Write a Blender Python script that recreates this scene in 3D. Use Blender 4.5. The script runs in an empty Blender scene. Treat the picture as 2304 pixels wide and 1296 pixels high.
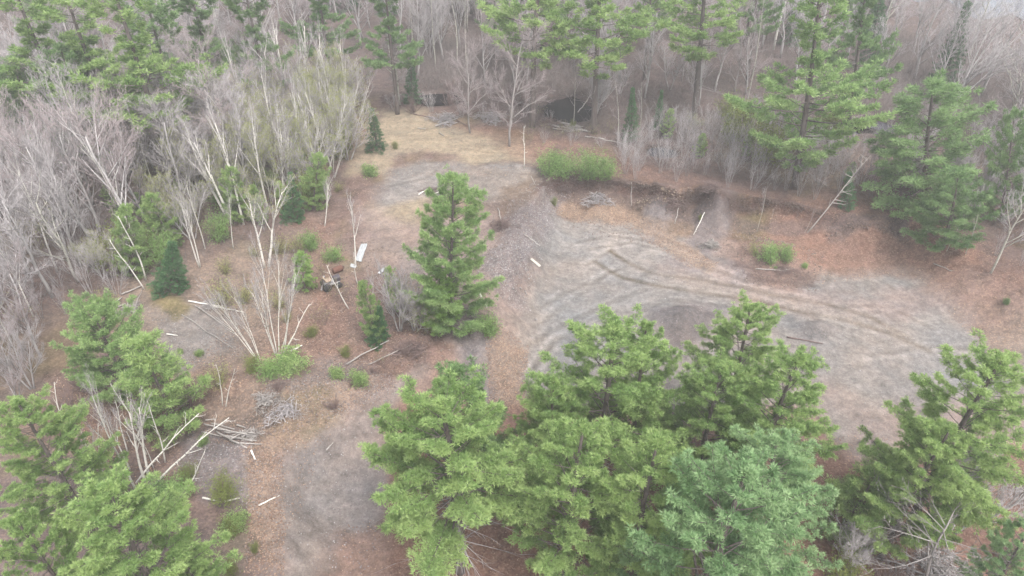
import bpy, math, random
import numpy as np
from mathutils import Vector, Matrix, Euler

# ------------------------------------------------------------------ camera, world, sun, exposure
S = bpy.context.scene
C = S.collection
CAMZ, PITCH, F = 38.0, math.radians(36.0), 1600.0          # F: focal length in pixels of a 2304 px wide frame
cam_d = bpy.data.cameras.new('camera'); cam = bpy.data.objects.new('camera', cam_d); C.objects.link(cam)
cam_d.sensor_width = 36.0; cam_d.lens = 36.0 * F / 2304.0
cam_d.clip_start = 0.5; cam_d.clip_end = 4000
cam.location = (0, 0, CAMZ); cam.rotation_euler = (math.pi / 2 - PITCH, 0, 0)
S.camera = cam
w = bpy.data.worlds.new('World'); S.world = w; w.use_nodes = True
nt = w.node_tree; nt.nodes.clear()
sky = nt.nodes.new('ShaderNodeTexSky'); sky.sky_type = 'NISHITA'; sky.sun_disc = False
SUN_EL, SUN_AZ = math.radians(62), math.radians(150)
sky.sun_elevation = SUN_EL; sky.sun_rotation = SUN_AZ; sky.air_density = 1.0; sky.dust_density = 5.0; sky.ozone_density = 1.0
hs = nt.nodes.new('ShaderNodeHueSaturation'); hs.inputs['Saturation'].default_value = 0.34
bg = nt.nodes.new('ShaderNodeBackground'); bg.inputs[1].default_value = 0.14
wo = nt.nodes.new('ShaderNodeOutputWorld')
nt.links.new(sky.outputs[0], hs.inputs['Color']); nt.links.new(hs.outputs[0], bg.inputs[0]); nt.links.new(bg.outputs[0], wo.inputs[0])
sd = bpy.data.lights.new('sun', 'SUN'); so = bpy.data.objects.new('sun', sd); C.objects.link(so)
sd.energy = 1.3; sd.angle = math.radians(22); sd.color = (1.0, 0.97, 0.93)
sdir = Vector((math.sin(SUN_AZ) * math.cos(SUN_EL), math.cos(SUN_AZ) * math.cos(SUN_EL), math.sin(SUN_EL)))
so.rotation_euler = sdir.to_track_quat('Z', 'Y').to_euler(); so.location = (0, 0, 80)
S.view_settings.view_transform = 'Standard'; S.view_settings.look = 'None'; S.view_settings.gamma = 1.0
S.view_settings.exposure = 1.36
S.view_settings.use_curve_mapping = False
S.cycles.max_bounces = 6; S.cycles.diffuse_bounces = 3; S.cycles.glossy_bounces = 2; S.cycles.transmission_bounces = 4
S.cycles.volume_bounces = 1; S.cycles.transparent_max_bounces = 4
S.cycles.use_denoising = True
HAZE_DENSITY = 0.0009

# ------------------------------------------------------------------ small tools
random.seed(5); R = np.random.default_rng(5)

def vnoise(x, y, seed=0):
    rr = np.random.default_rng(seed); tb = rr.random((256, 256))
    xi = np.floor(x).astype(int); yi = np.floor(y).astype(int); fx = x - xi; fy = y - yi
    fx = fx * fx * (3 - 2 * fx); fy = fy * fy * (3 - 2 * fy)
    a = tb[xi & 255, yi & 255]; b = tb[(xi + 1) & 255, yi & 255]; c = tb[xi & 255, (yi + 1) & 255]; d = tb[(xi + 1) & 255, (yi + 1) & 255]
    return (a * (1 - fx) + b * fx) * (1 - fy) + (c * (1 - fx) + d * fx) * fy - 0.5

def fbm(x, y, sc, seed=0, o=4):
    v = 0; a = 1.0; t = 0
    for i in range(o):
        v = v + a * vnoise(x / sc + 13.7 * i, y / sc + 7.1 * i, seed + i); t += a; a *= 0.5; sc *= 0.5
    return v * 2 / t

def ray(u, v):
    a, b = (u - 1152) / F, -(v - 648) / F
    d = np.array([a, math.cos(PITCH) + b * math.sin(PITCH), -math.sin(PITCH) + b * math.cos(PITCH)])
    return d

def at_z(u, v, z):
    d = ray(u, v); t = (z - CAMZ) / d[2]
    return np.array([d[0] * t, d[1] * t])

def sstep(e0, e1, x):
    t = np.clip((x - e0) / (e1 - e0), 0, 1); return t * t * (3 - 2 * t)

def poly_sd(x, y, P):
    """signed distance to a closed polygon, positive inside"""
    P = np.asarray(P); n = len(P); d = np.full(x.shape, 1e9); ins = np.zeros(x.shape, bool)
    for i in range(n):
        ax, ay = P[i]; bx, by = P[(i + 1) % n]; ex, ey = bx - ax, by - ay
        t = np.clip(((x - ax) * ex + (y - ay) * ey) / (ex * ex + ey * ey + 1e-9), 0, 1)
        d = np.minimum(d, np.hypot(x - ax - t * ex, y - ay - t * ey))
        c = ((ay > y) != (by > y)) & (x < (bx - ax) * (y - ay) / (by - ay + 1e-12) + ax); ins ^= c
    return np.where(ins, d, -d)

def line_d(x, y, P):
    P = np.asarray(P); d = np.full(x.shape, 1e9); al = np.zeros(x.shape); s = 0
    for i in range(len(P) - 1):
        ax, ay = P[i]; bx, by = P[i + 1]; ex, ey = bx - ax, by - ay; L = math.hypot(ex, ey)
        t = np.clip(((x - ax) * ex + (y - ay) * ey) / (L * L + 1e-9), 0, 1)
        dd = np.hypot(x - ax - t * ex, y - ay - t * ey); m = dd < d
        d = np.where(m, dd, d); al = np.where(m, s + t * L, al); s += L
    return d, al

# ------------------------------------------------------------------ terrain
TER = 2.4
def Z(pts, z=0.0): return [at_z(u, v, z) for u, v in pts]
# crest line of the pit: everything behind / left of it is the higher ground
crest = Z([(560, 1420), (590, 1296), (600, 1180), (585, 1090), (650, 1000), (760, 930), (850, 880), (920, 840), (1010, 790), (1075, 735),
           (1090, 660), (1120, 590), (1150, 530), (1190, 470), (1215, 420), (1245, 400), (1330, 402), (1400, 412), (1470, 425), (1530, 445), (1560, 432),
           (1620, 460), (1655, 445), (1760, 455), (1850, 475), (1950, 490), (2040, 485), (2100, 520), (2160, 570), (2200, 620), (2304, 650), (2600, 700)], TER)
high_poly = crest + [np.array([400, 40]), np.array([400, 900]), np.array([-500, 900]), np.array([-500, 10]), np.array([-20, 0])]
steep_line = Z([(1215, 420), (1245, 400), (1330, 402), (1400, 412), (1470, 425), (1530, 445), (1560, 432), (1620, 460), (1655, 445), (1760, 455), (1850, 475)], TER)
GAUSS = [  # u, v, z, height, rx, ry
    (1150, 620, 1.5, 1.3, 2.6, 3.2), (1180, 545, 1.5, 0.9, 1.6, 2.6), (1835, 745, 0, 0.8, 1.3, 1.0), (1600, 480, 1, 1.2, 1.5, 2.0), (1480, 470, 1, 1.0, 1.2, 1.8),
    (1530, 725, 0, 1.3, 2.4, 1.6), (1740, 560, 1, 1.3, 3.2, 2.4), (1060, 740, 1.2, 0.8, 1.3, 1.3), (520, 905, 1.8, 1.3, 2.6, 1.6), (640, 930, 1.6, 1.1, 2.8, 2.0),
    (830, 440, 2.4, .5, 2.0, 1.0), (1170, 380, 2.4, .5, 1.0, .8), (1650, 600, .3, .5, 2.2, 1.3), (560, 1060, 1.5, .9, 2.5, 2.0), (1130, 690, .4, .5, 1.8, 1.4),
    (760, 870, 2.0, .5, 2.5, 1.5), (930, 780, 2, .6, 2.0, 1.2), (380, 690, 2.4, .5, 1.8, 1.2), (1350, 455, 1.2, .5, 1.4, 1.0)]
GAUSS = [(*at_z(g[0], g[1], g[2]), *g[3:]) for g in GAUSS]
POOLS = {'swamp_pool': (1278, 248, 2.0, 3.4, 4.6), 'small_swamp_pool': (985, 225, 2.0, 3.2, 1.9), 'puddle': (1870, 292, 2.0, 4.5, 2.0),
         'wet_patch': (1968, 290, 2.0, 3.0, 2.2), 'gap_puddle': (1490, 345, 2.0, 1.6, 1.5)}
POOLS = {k: (*at_z(v[0], v[1], v[2]), v[3], v[4]) for k, v in POOLS.items()}
LAKE = Z([(1900, -180), (1990, -60), (2060, 8), (2120, -10), (2200, 45), (2280, 30), (2400, 100), (2900, 190), (3500, 100), (3300, -190), (2000, -230)], 1.5)
TRK = [  # wheel ruts on the pit floor
    [(1375, 565), (1410, 590), (1460, 615), (1560, 628), (1660, 645), (1760, 668), (1860, 685), (1950, 712), (2040, 760)],
    [(1340, 590), (1400, 628), (1480, 645), (1600, 662), (1700, 676), (1800, 700), (1900, 722), (2000, 750), (2090, 790)],
    [(1320, 598), (1360, 572), (1378, 562)],
    [(1300, 545), (1370, 530), (1450, 540), (1530, 570), (1620, 615), (1700, 640), (1800, 655)],
    [(1330, 560), (1420, 545), (1500, 565), (1580, 605), (1680, 636)],
    [(1380, 520), (1470, 528), (1540, 556), (1600, 590)], [(1200, 740), (1260, 700), (1310, 660), (1370, 615), (1420, 600)],
    [(1215, 700), (1265, 665), (1320, 640), (1395, 605)], [(1190, 780), (1240, 745), (1330, 700), (1400, 670), (1460, 650)],
    [(1870, 600), (1860, 640), (1780, 645)], [(1960, 595), (1975, 625), (2010, 650)], [(1880, 690), (2000, 690), (2100, 740)],
    [(1180, 865), (1220, 800), (1260, 760)], [(1640, 655), (1760, 690), (1900, 740), (2010, 770)], [(1430, 690), (1520, 680), (1640, 690)],
    [(1960, 800), (2080, 780), (2200, 790), (2304, 850)], [(880, 470), (960, 450), (1040, 380), (1180, 390)],
    [(1480, 690), (1380, 735), (1250, 760), (1200, 830)], [(1500, 600), (1620, 640), (1760, 660), (1840, 676)]]
TRK = [Z(t, 0.0) for t in TRK]

def height(x, y):
    wob = fbm(x, y, 3.0, 3, 3) * 0.9
    d = poly_sd(x, y, high_poly) + wob
    ds, _ = line_d(x, y, steep_line)
    st = sstep(5.0, 1.0, ds)
    wide = 4.6 * (1 - st) + 2.4 * st
    k = sstep(-wide, 0.15, d)
    k = k * (1 - st) + st * (0.58 * sstep(-wide, -0.3, d) + 0.42 * sstep(-0.26, 0.0, d))
    z = TER * k
    z = z + fbm(x, y, 30, 11, 3) * 0.5 * sstep(0, 20, d)
    z = z + fbm(x, y, 6, 21, 4) * (0.16 + 0.16 * k)
    z = z + fbm(x, y, 1.3, 31, 3) * (0.045 + 0.10 * sstep(-5.5, -1.5, d) * sstep(9, 1, d) + .04 * k)
    for gx, gy, h, rx, ry in GAUSS:
        q = ((x - gx) / rx) ** 2 + ((y - gy) / ry) ** 2
        z = z + h * np.exp(-q) * (1 + 0.35 * fbm(x, y, 1.2, 41, 3))
    lip = np.exp(-((d - 0.3) / 0.5) ** 2) * st
    z = z + lip * (0.22 + 0.3 * fbm(x, y, 0.9, 51, 3))
    for i, t in enumerate(TRK):
        dd, al = line_d(x, y, t)
        z = z - ((0.07 if i < 2 else 0.018) * np.exp(-(dd / (0.28 if i < 2 else 0.2)) ** 2) - 0.010 * np.exp(-((dd - 0.42) / 0.2) ** 2)) * (0.6 + 0.8 * fbm(x, y, 3, 90 + i, 2))
    for k_, (px, py, rx, ry) in POOLS.items():
        q = np.sqrt(((x - px) / rx) ** 2 + ((y - py) / ry) ** 2) + 0.25 * fbm(x, y, 4, 61, 2)
        z = np.where(q < 1.3, z * sstep(0.75, 1.25, q) + 1.9 * (1 - sstep(0.75, 1.25, q)), z)
    dl = poly_sd(x, y, LAKE)
    z = np.where(dl > -8, z * (1 - sstep(-8, 2, dl)) + 1.0 * sstep(-8, 2, dl), z)
    # the ground rolls gently up to far wooded rises
    far = np.hypot(x, y)
    z = z + sstep(200, 900, far) * (10 + 8 * fbm(x, y, 300, 71, 2))
    return z

def axis(lo, hi, st, far, grow=1.16):
    a = list(np.arange(lo, hi, st)); s = st
    while a[-1] < far: s = min(s * grow, 60); a.append(a[-1] + s)
    s = st; b = [lo]
    while b[-1] > -far: s = min(s * grow, 60); b.append(b[-1] - s)
    return np.array(b[:0:-1] + a)
gx = axis(-38, 52, 0.19, 1500); gy = axis(20, 84, 0.17, 1700)
gy = gy[gy > -300]
GX, GY = np.meshgrid(gx, gy); GZ = height(GX, GY)

def H_at(x, y):
    i = int(np.clip(np.searchsorted(gx, x) - 1, 0, len(gx) - 2)); j = int(np.clip(np.searchsorted(gy, y) - 1, 0, len(gy) - 2))
    fx = (x - gx[i]) / (gx[i + 1] - gx[i]); fy = (y - gy[j]) / (gy[j + 1] - gy[j])
    return float((GZ[j, i] * (1 - fx) + GZ[j, i + 1] * fx) * (1 - fy) + (GZ[j + 1, i] * (1 - fx) + GZ[j + 1, i + 1] * fx) * fy)
def H_arr(x, y):
    i = np.clip(np.searchsorted(gx, x) - 1, 0, len(gx) - 2); j = np.clip(np.searchsorted(gy, y) - 1, 0, len(gy) - 2)
    fx = (x - gx[i]) / (gx[i + 1] - gx[i]); fy = (y - gy[j]) / (gy[j + 1] - gy[j])
    return (GZ[j, i] * (1 - fx) + GZ[j, i + 1] * fx) * (1 - fy) + (GZ[j + 1, i] * (1 - fx) + GZ[j + 1, i + 1] * fx) * fy

def G(u, v):
    """point of the ground that the frame shows at (u, v)"""
    z = 2.4
    for _ in range(14):
        p = at_z(u, v, z); z = 0.5 * z + 0.5 * H_at(*p)
    return np.array([p[0], p[1], H_at(*p)])
def TOP(u, v, h):
    """base of an upright thing of height h whose top shows at (u, v)"""
    z = 2.0
    for _ in range(14):
        p = at_z(u, v, z + h); z = 0.5 * z + 0.5 * H_at(*p)
    return np.array([p[0], p[1], H_at(*p)])

# ------------------------------------------------------------------ materials
def mat(name):
    m = bpy.data.materials.new(name); m.use_nodes = True; n = m.node_tree.nodes; l = m.node_tree.links
    return m, n, l, n['Principled BSDF']
def N(n, t, **kw):
    o = n.new(t)
    for k, v in kw.items(): setattr(o, k, v)
    return o
def mixc(n, l, fac, a, b, mode='MIX'):
    m = N(n, 'ShaderNodeMix', data_type='RGBA', blend_type=mode)
    for s, v in ((0, fac), (6, a), (7, b)):
        if hasattr(v, 'node'): l.new(v, m.inputs[s])
        else: m.inputs[s].default_value = v if s == 0 else (*v, 1)
    return m.outputs[2]
def noise(n, l, sc, det=4, rough=0.6, vec=None, dim='3D'):
    t = N(n, 'ShaderNodeTexNoise'); t.inputs['Scale'].default_value = sc; t.inputs['Detail'].default_value = det; t.inputs['Roughness'].default_value = rough
    if vec is not None: l.new(vec, t.inputs['Vector'])
    return t.outputs['Fac']
def ramp(n, l, src, stops):
    r = N(n, 'ShaderNodeValToRGB'); e = r.color_ramp.elements
    e[0].position = stops[0][0]; e[1].position = stops[-1][0]
    for p, c in stops[1:-1]: e.new(p)
    for el, (p, c) in zip(sorted(e, key=lambda q: q.position), stops):
        el.color = (c, c, c, 1) if not hasattr(c, '__len__') else (*c, 1)
    l.new(src, r.inputs[0]); return r.outputs[0]

def bark(name, a, b, sc=6.0, band=None, rough=0.85):
    m, n, l, bs = mat(name)
    tc = N(n, 'ShaderNodeTexCoord'); oi = N(n, 'ShaderNodeObjectInfo')
    mp = N(n, 'ShaderNodeMapping'); mp.inputs['Scale'].default_value = (1, 1, 0.25); l.new(tc.outputs['Object'], mp.inputs[0])
    f = ramp(n, l, noise(n, l, sc, 5, 0.7, mp.outputs[0]), [(0.3, 0), (0.7, 1)])
    c = mixc(n, l, f, a, b)
    if band:   # dark scars across pale bark
        mp2 = N(n, 'ShaderNodeMapping'); mp2.inputs['Scale'].default_value = (1.2, 1.2, 5); l.new(tc.outputs['Object'], mp2.inputs[0])
        g = ramp(n, l, noise(n, l, 1.6, 3, 0.6, mp2.outputs[0]), [(0.58, 0), (0.66, 0.85)])
        c = mixc(n, l, g, c, band)
    v = mixc(n, l, ramp(n, l, oi.outputs['Random'], [(0, 0.78), (1, 1.0)]), (0, 0, 0), c)
    l.new(v, bs.inputs['Base Color']); bs.inputs['Roughness'].default_value = rough
    bp = N(n, 'ShaderNodeBump'); bp.inputs['Strength'].default_value = 0.5; bp.inputs['Distance'].default_value = 0.02
    l.new(f, bp.inputs['Height']); l.new(bp.outputs[0], bs.inputs['Normal'])
    return m

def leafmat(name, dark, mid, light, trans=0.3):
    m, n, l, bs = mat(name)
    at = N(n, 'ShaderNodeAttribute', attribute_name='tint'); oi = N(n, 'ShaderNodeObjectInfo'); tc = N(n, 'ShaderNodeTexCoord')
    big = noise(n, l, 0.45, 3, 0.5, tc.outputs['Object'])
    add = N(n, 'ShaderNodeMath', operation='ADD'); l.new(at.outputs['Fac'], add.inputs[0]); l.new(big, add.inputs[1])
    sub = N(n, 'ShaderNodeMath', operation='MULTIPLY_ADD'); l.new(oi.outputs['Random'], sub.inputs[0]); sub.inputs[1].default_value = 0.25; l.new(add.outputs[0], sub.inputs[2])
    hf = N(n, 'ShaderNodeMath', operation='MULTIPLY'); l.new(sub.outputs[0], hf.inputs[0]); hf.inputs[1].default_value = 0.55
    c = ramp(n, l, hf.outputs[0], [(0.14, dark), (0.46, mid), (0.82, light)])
    l.new(c, bs.inputs['Base Color']); bs.inputs['Roughness'].default_value = 0.6
    bs.inputs['Specular IOR Level'].default_value = 0.3
    tr = N(n, 'ShaderNodeBsdfTranslucent'); l.new(c, tr.inputs[0])
    mx = N(n, 'ShaderNodeMixShader'); mx.inputs[0].default_value = trans
    l.new(bs.outputs[0], mx.inputs[1]); l.new(tr.outputs[0], mx.inputs[2]); l.new(mx.outputs[0], n['Material Output'].inputs[0])
    return m

M = {}
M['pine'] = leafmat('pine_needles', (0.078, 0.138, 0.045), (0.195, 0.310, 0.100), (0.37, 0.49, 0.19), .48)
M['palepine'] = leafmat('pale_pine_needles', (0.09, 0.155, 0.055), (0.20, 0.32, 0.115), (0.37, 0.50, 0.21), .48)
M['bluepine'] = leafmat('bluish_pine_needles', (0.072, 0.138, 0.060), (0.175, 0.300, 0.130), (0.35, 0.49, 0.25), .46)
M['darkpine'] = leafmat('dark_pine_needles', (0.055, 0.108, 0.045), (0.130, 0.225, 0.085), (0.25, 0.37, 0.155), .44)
M['yellowpine'] = leafmat('yellow_green_needles', (0.085, 0.16, 0.035), (0.18, 0.32, 0.07), (0.33, 0.48, 0.15), .42)
M['spruce'] = leafmat('spruce_needles', (0.020, 0.060, 0.026), (0.045, 0.115, 0.045), (0.085, 0.18, 0.07), 0.25)
M['olive'] = leafmat('olive_leaves', (0.07, 0.085, 0.02), (0.14, 0.17, 0.04), (0.22, 0.26, 0.07))
M['fresh'] = leafmat('fresh_spring_leaves', (0.08, 0.15, 0.04), (0.17, 0.29, 0.08), (0.29, 0.43, 0.15), 0.42)
M['bud'] = leafmat('pale_spring_leaves', (0.16, 0.18, 0.05), (0.26, 0.29, 0.09), (0.38, 0.40, 0.15), 0.4)
M['redbud'] = leafmat('red_maple_buds', (0.16, 0.07, 0.07), (0.26, 0.13, 0.12), (0.36, 0.20, 0.17), 0.3)
M['birch'] = bark('white_birch_bark', (0.76, 0.73, 0.68), (0.58, 0.55, 0.50), 5, (0.06, 0.05, 0.05))
M['grey'] = bark('grey_bark', (0.48, 0.455, 0.45), (0.31, 0.29, 0.285), 5)
M['twig'] = bark('grey_twig_bark', (0.42, 0.395, 0.395), (0.25, 0.228, 0.23), 3)
M['palebark'] = bark('pale_poplar_bark', (0.50, 0.48, 0.42), (0.34, 0.33, 0.28), 5, (0.10, 0.09, 0.08))
M['pinebark'] = bark('pine_bark', (0.17, 0.14, 0.13), (0.08, 0.065, 0.06), 7)
M['deadwood'] = bark('weathered_dead_wood', (0.43, 0.40, 0.375), (0.22, 0.20, 0.185), 7)
M['brownmix'] = bark('woodland_brush_bark', (0.22, 0.185, 0.175), (0.085, 0.068, 0.064), 0.6)
M['midgrey'] = bark('mid_grey_bark', (0.36, 0.33, 0.32), (0.22, 0.20, 0.19), 5)
M['pinktwig'] = bark('pinkish_twig_bark', (0.37, 0.315, 0.315), (0.23, 0.19, 0.19), 3)
M['browntwig'] = bark('brown_brush_bark', (0.22, 0.155, 0.14), (0.11, 0.075, 0.07), 4)

# ground: the colour of each kind of surface lies in attributes, the shader adds grain
gm, n, l, bs = mat('ground_surface')
ac = N(n, 'ShaderNodeAttribute', attribute_name='soil'); al_ = N(n, 'ShaderNodeAttribute', attribute_name='litter'); ag = N(n, 'ShaderNodeAttribute', attribute_name='gravel')
tc = N(n, 'ShaderNodeTexCoord'); co = tc.outputs['Object']
n1 = noise(n, l, 0.9, 6, 0.7, co); n2 = noise(n, l, 9.0, 4, 0.75, co); n3 = noise(n, l, 38.0, 3, 0.8, co)
n0 = noise(n, l, 2.6, 5, 0.7, co); v0 = ramp(n, l, n0, [(0.3, 0.62), (0.7, 1.30)]); nb = noise(n, l, 0.35, 4, 0.65, co); vb = ramp(n, l, nb, [(0.3, (0.82, 0.84, 0.86)), (0.7, (1.18, 1.12, 1.06))])
v1 = ramp(n, l, n1, [(0.3, 0.66), (0.7, 1.26)]); v2 = ramp(n, l, n2, [(0.25, 0.70), (0.75, 1.28)]); v3 = ramp(n, l, n3, [(0.25, 0.75), (0.75, 1.25)])
c = mixc(n, l, 1.0, ac.outputs['Color'], v1, 'MULTIPLY'); c = mixc(n, l, 0.75, c, v0, 'MULTIPLY'); c = mixc(n, l, 1.0, c, vb, 'MULTIPLY'); c = mixc(n, l, 1.0, c, v2, 'MULTIPLY'); c = mixc(n, l, 0.8, c, v3, 'MULTIPLY')
# leaf litter: single small cells light up tan or stay dark
vo = N(n, 'ShaderNodeTexVoronoi'); vo.inputs['Scale'].default_value = 9.0; l.new(co, vo.inputs['Vector'])
sep = N(n, 'ShaderNodeSeparateColor'); l.new(vo.outputs['Color'], sep.inputs[0])
lf = ramp(n, l, sep.outputs[0], [(0.55, 0), (0.95, 1)])
lm = N(n, 'ShaderNodeMath', operation='MULTIPLY'); l.new(lf, lm.inputs[0]); l.new(al_.outputs['Fac'], lm.inputs[1])
lm2 = N(n, 'ShaderNodeMath', operation='MULTIPLY'); l.new(lm.outputs[0], lm2.inputs[0]); lm2.inputs[1].default_value = 0.75
c = mixc(n, l, lm2.outputs[0], c, (0.36, 0.25, 0.18))
# pebbles
vo2 = N(n, 'ShaderNodeTexVoronoi'); vo2.inputs['Scale'].default_value = 14.0; l.new(co, vo2.inputs['Vector'])
sep2 = N(n, 'ShaderNodeSeparateColor'); l.new(vo2.outputs['Color'], sep2.inputs[0])
gf = ramp(n, l, sep2.outputs[1], [(0.86, 0), (0.97, 1)])
gm2 = N(n, 'ShaderNodeMath', operation='MULTIPLY'); l.new(gf, gm2.inputs[0]); l.new(ag.outputs['Fac'], gm2.inputs[1])
c = mixc(n, l, gm2.outputs[0], c, (0.33, 0.31, 0.305))
l.new(c, bs.inputs['Base Color']); bs.inputs['Roughness'].default_value = 0.95; bs.inputs['Specular IOR Level'].default_value = 0.15
bsum = N(n, 'ShaderNodeMath', operation='ADD'); l.new(n2, bsum.inputs[0]); l.new(n3, bsum.inputs[1])
bp = N(n, 'ShaderNodeBump'); bp.inputs['Strength'].default_value = 0.9; bp.inputs['Distance'].default_value = 0.06
l.new(bsum.outputs[0], bp.inputs['Height']); l.new(bp.outputs[0], bs.inputs['Normal'])

def plain(name, col, rough=0.6, metal=0.0, var=0.25, sc=8):
    m, n, l, bs = mat(name); tc = N(n, 'ShaderNodeTexCoord')
    f = noise(n, l, sc, 5, 0.65, tc.outputs['Object'])
    c = mixc(n, l, f, tuple(q * (1 - var) for q in col), tuple(min(1, q * (1 + var)) for q in col))
    l.new(c, bs.inputs['Base Color']); bs.inputs['Roughness'].default_value = rough; bs.inputs['Metallic'].default_value = metal
    return m

# ------------------------------------------------------------------ ground mesh
GOLD = dict(dark_gravel=(0.10, 0.092, 0.095), gravel=(0.192, 0.178, 0.170), pale=(0.222, 0.207, 0.199), pink=(0.225, 0.178, 0.165), needle=(0.175, 0.10, 0.078), straw=(0.275, 0.235, 0.172),
            forest=(0.125, 0.088, 0.080), moss=(0.15, 0.125, 0.055), dark=(0.095, 0.075, 0.075), slope=(0.155, 0.138, 0.142), bank=(0.135, 0.096, 0.070), brown=(0.185, 0.15, 0.125), mud=(0.03, 0.024, 0.026), tan=(0.235, 0.178, 0.140))
x, y = GX, GY
col = np.zeros(x.shape + (3,)); col[:] = GOLD['forest']
lit = np.full(x.shape, 0.35); grv = np.zeros(x.shape)
nbig = fbm(x, y, 9, 101, 4)
def paint(name, pts, z, soft=1.2, amp=1.6, a=1.0, litter=None, gravel=None, seed=200, nsc=3.0):
    global col, lit, grv
    if pts is None: m = np.full(x.shape, 1.0)
    else: m = sstep(-soft, soft, poly_sd(x, y, Z(pts, z)) + amp * fbm(x, y, nsc, seed, 4))
    m = m * a
    col = col * (1 - m[..., None]) + np.array(GOLD[name]) * m[..., None]
    if litter is not None: lit = lit * (1 - m) + litter * m
    if gravel is not None: grv = grv * (1 - m) + gravel * m
dH = poly_sd(x, y, high_poly)
m = sstep(0.1, 0.5, nbig)[..., None]; col = col * (1 - m * .6) + np.array(GOLD['brown']) * m * .6
m = sstep(0.05, 0.5, fbm(x, y, 5, 131, 4))[..., None]; col = col * (1 - m * .45) + np.array(GOLD['moss']) * m * .45
paint('dark', [(-400, 200), (300, 200), (500, 140), (820, 200), (900, 225), (1000, 240), (1150, 260), (1300, 320), (1500, 320), (1800, 330), (2300, 330), (3200, 300), (3600, -250), (-900, -250)], 2.4, 4, 5, .8, .2)  # canopy shade over the back woods, painted into the floor colour
# low ground of the pit
lowm = sstep(-1.0, 1.5, -dH)
col = col * (1 - lowm[..., None]) + np.array(GOLD['pink']) * lowm[..., None]; lit = lit * (1 - lowm) + .25 * lowm
paint('needle', [(820, 960), (1100, 880), (1500, 880), (1880, 960), (1960, 1040), (2304, 1000), (2600, 1500), (700, 1600), (840, 1230)], 0, 1.6, 2.2, .9, .5, 0, 210)
paint('gravel', [(1225, 470), (1330, 470), (1450, 490), (1560, 545), (1640, 600), (1740, 640), (1850, 600), (1960, 585), (2080, 600), (2150, 650), (2230, 740), (2330, 810),
                 (2280, 870), (2160, 900), (2080, 970), (1960, 1010), (1870, 980), (1850, 900), (1500, 930), (1170, 890), (1150, 800), (1180, 700), (1190, 560)], 0, 1.2, 1.8, 1, .05, .25, 220)
paint('pale', [(1240, 490), (1400, 490), (1560, 560), (1500, 600), (1300, 620), (1250, 560)], 0, 2.5, 3, .7, None, None, 221)
paint('pale', [(1980, 640), (2120, 680), (2200, 800), (2100, 930), (1940, 960), (1880, 850), (1900, 740)], 0, 3, 3, .55, None, None, 222)
paint('pink', [(1560, 560), (1700, 630), (1950, 660), (2120, 640), (2180, 700), (2000, 710), (1800, 690), (1560, 650), (1450, 600)], 0, 2, 3, .8, .15, .2, 223)
paint('pink', [(1860, 880), (1960, 920), (2100, 900), (2060, 990), (1900, 1010)], 0, 2, 2, .7, .3, .1, 224)
paint('needle', [(1660, 460), (1860, 470), (2060, 470), (2200, 600), (2150, 640), (2040, 590), (1900, 590), (1780, 560), (1700, 560)], 1, 1.4, 1.8, .85, .55, 0, 225)
paint('needle', [(2060, 540), (2304, 640), (2400, 780), (2250, 770), (2180, 680), (2090, 620)], 1, 1.5, 2, .6, .7, 0, 226)
paint('brown', [(2230, 700), (2500, 740), (2500, 880), (2320, 860), (2240, 800)], .5, 2, 2, .7, .6, 0, 227)
# bank under the crest
paint('bank', [(1240, 400), (1400, 410), (1520, 440), (1640, 455), (1720, 470), (1690, 520), (1600, 520), (1500, 500), (1380, 470), (1240, 465)], 1.4, .7, .9, .9, .35, .1, 228, 2)
paint('slope', [(1150, 470), (1240, 400), (1290, 420), (1250, 465), (1240, 520), (1200, 560), (1190, 640), (1180, 680), (1110, 690), (1070, 640), (1130, 560)], 1.2, .8, 1, .9, .1, 1, 229, 2)
paint('slope', [(1440, 460), (1520, 440), (1500, 530), (1460, 520)], 1.2, .6, .8, .8, .1, .4, 230, 2)
paint('slope', [(1560, 455), (1650, 455), (1640, 510), (1590, 560), (1560, 530)], 1.2, .6, .8, .9, .1, .3, 231, 2)
paint('tan', [(1260, 455), (1380, 460), (1440, 480), (1540, 540), (1620, 590), (1600, 610), (1520, 560), (1420, 500), (1260, 480)], .4, .5, .9, .65, .9, .1, 232, 1.5)
paint('moss', [(1660, 460), (1750, 470), (1720, 520), (1670, 520)], 1.5, .7, .8, .6, .3, 0, 233, 2)
paint('dark', [(1860, 505), (1960, 508), (2040, 515), (2030, 540), (1950, 528), (1870, 530)], 1.2, .4, .6, .7, .3, .2, 234, 1.5)
paint('slope', [(1620, 580), (1720, 590), (1720, 630), (1650, 625)], .3, .7, .8, .7, .2, .3, 235, 2)
paint('needle', [(1640, 520), (1800, 550), (1860, 590), (1800, 640), (1700, 620), (1640, 580)], .8, 1, 1.2, .55, .5, 0, 236, 2)
paint('slope', [(1470, 700), (1560, 680), (1640, 690), (1600, 730), (1560, 790), (1480, 780)], .3, .8, 1, .8, .1, .6, 237, 2)
paint('dark_gravel', [(1480, 715), (1545, 695), (1600, 705), (1580, 760), (1500, 770)], .5, .8, .7, .9, .1, .15, 337, 2)  # mound gravel in a darker tone than the floor around it
paint('slope', [(1785, 725), (1850, 715), (1880, 745), (1850, 770), (1800, 765)], .2, .4, .4, .8, .1, 1, 238, 1.5)
paint('dark_gravel', [(1800, 730), (1840, 722), (1872, 745), (1845, 765), (1810, 758)], .3, .3, .3, .95, .1, .2, 338, 1.5)  # same darker gravel tone on the small mound
paint('dark', [(1240, 402), (1400, 414), (1520, 446), (1600, 452), (1700, 470), (1860, 485), (2040, 495), (2030, 505), (1860, 497), (1690, 485), (1600, 472), (1520, 465), (1400, 432), (1245, 420)], 2.1, .35, .6, .7, .3, 0, 339, 1.5)
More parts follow.
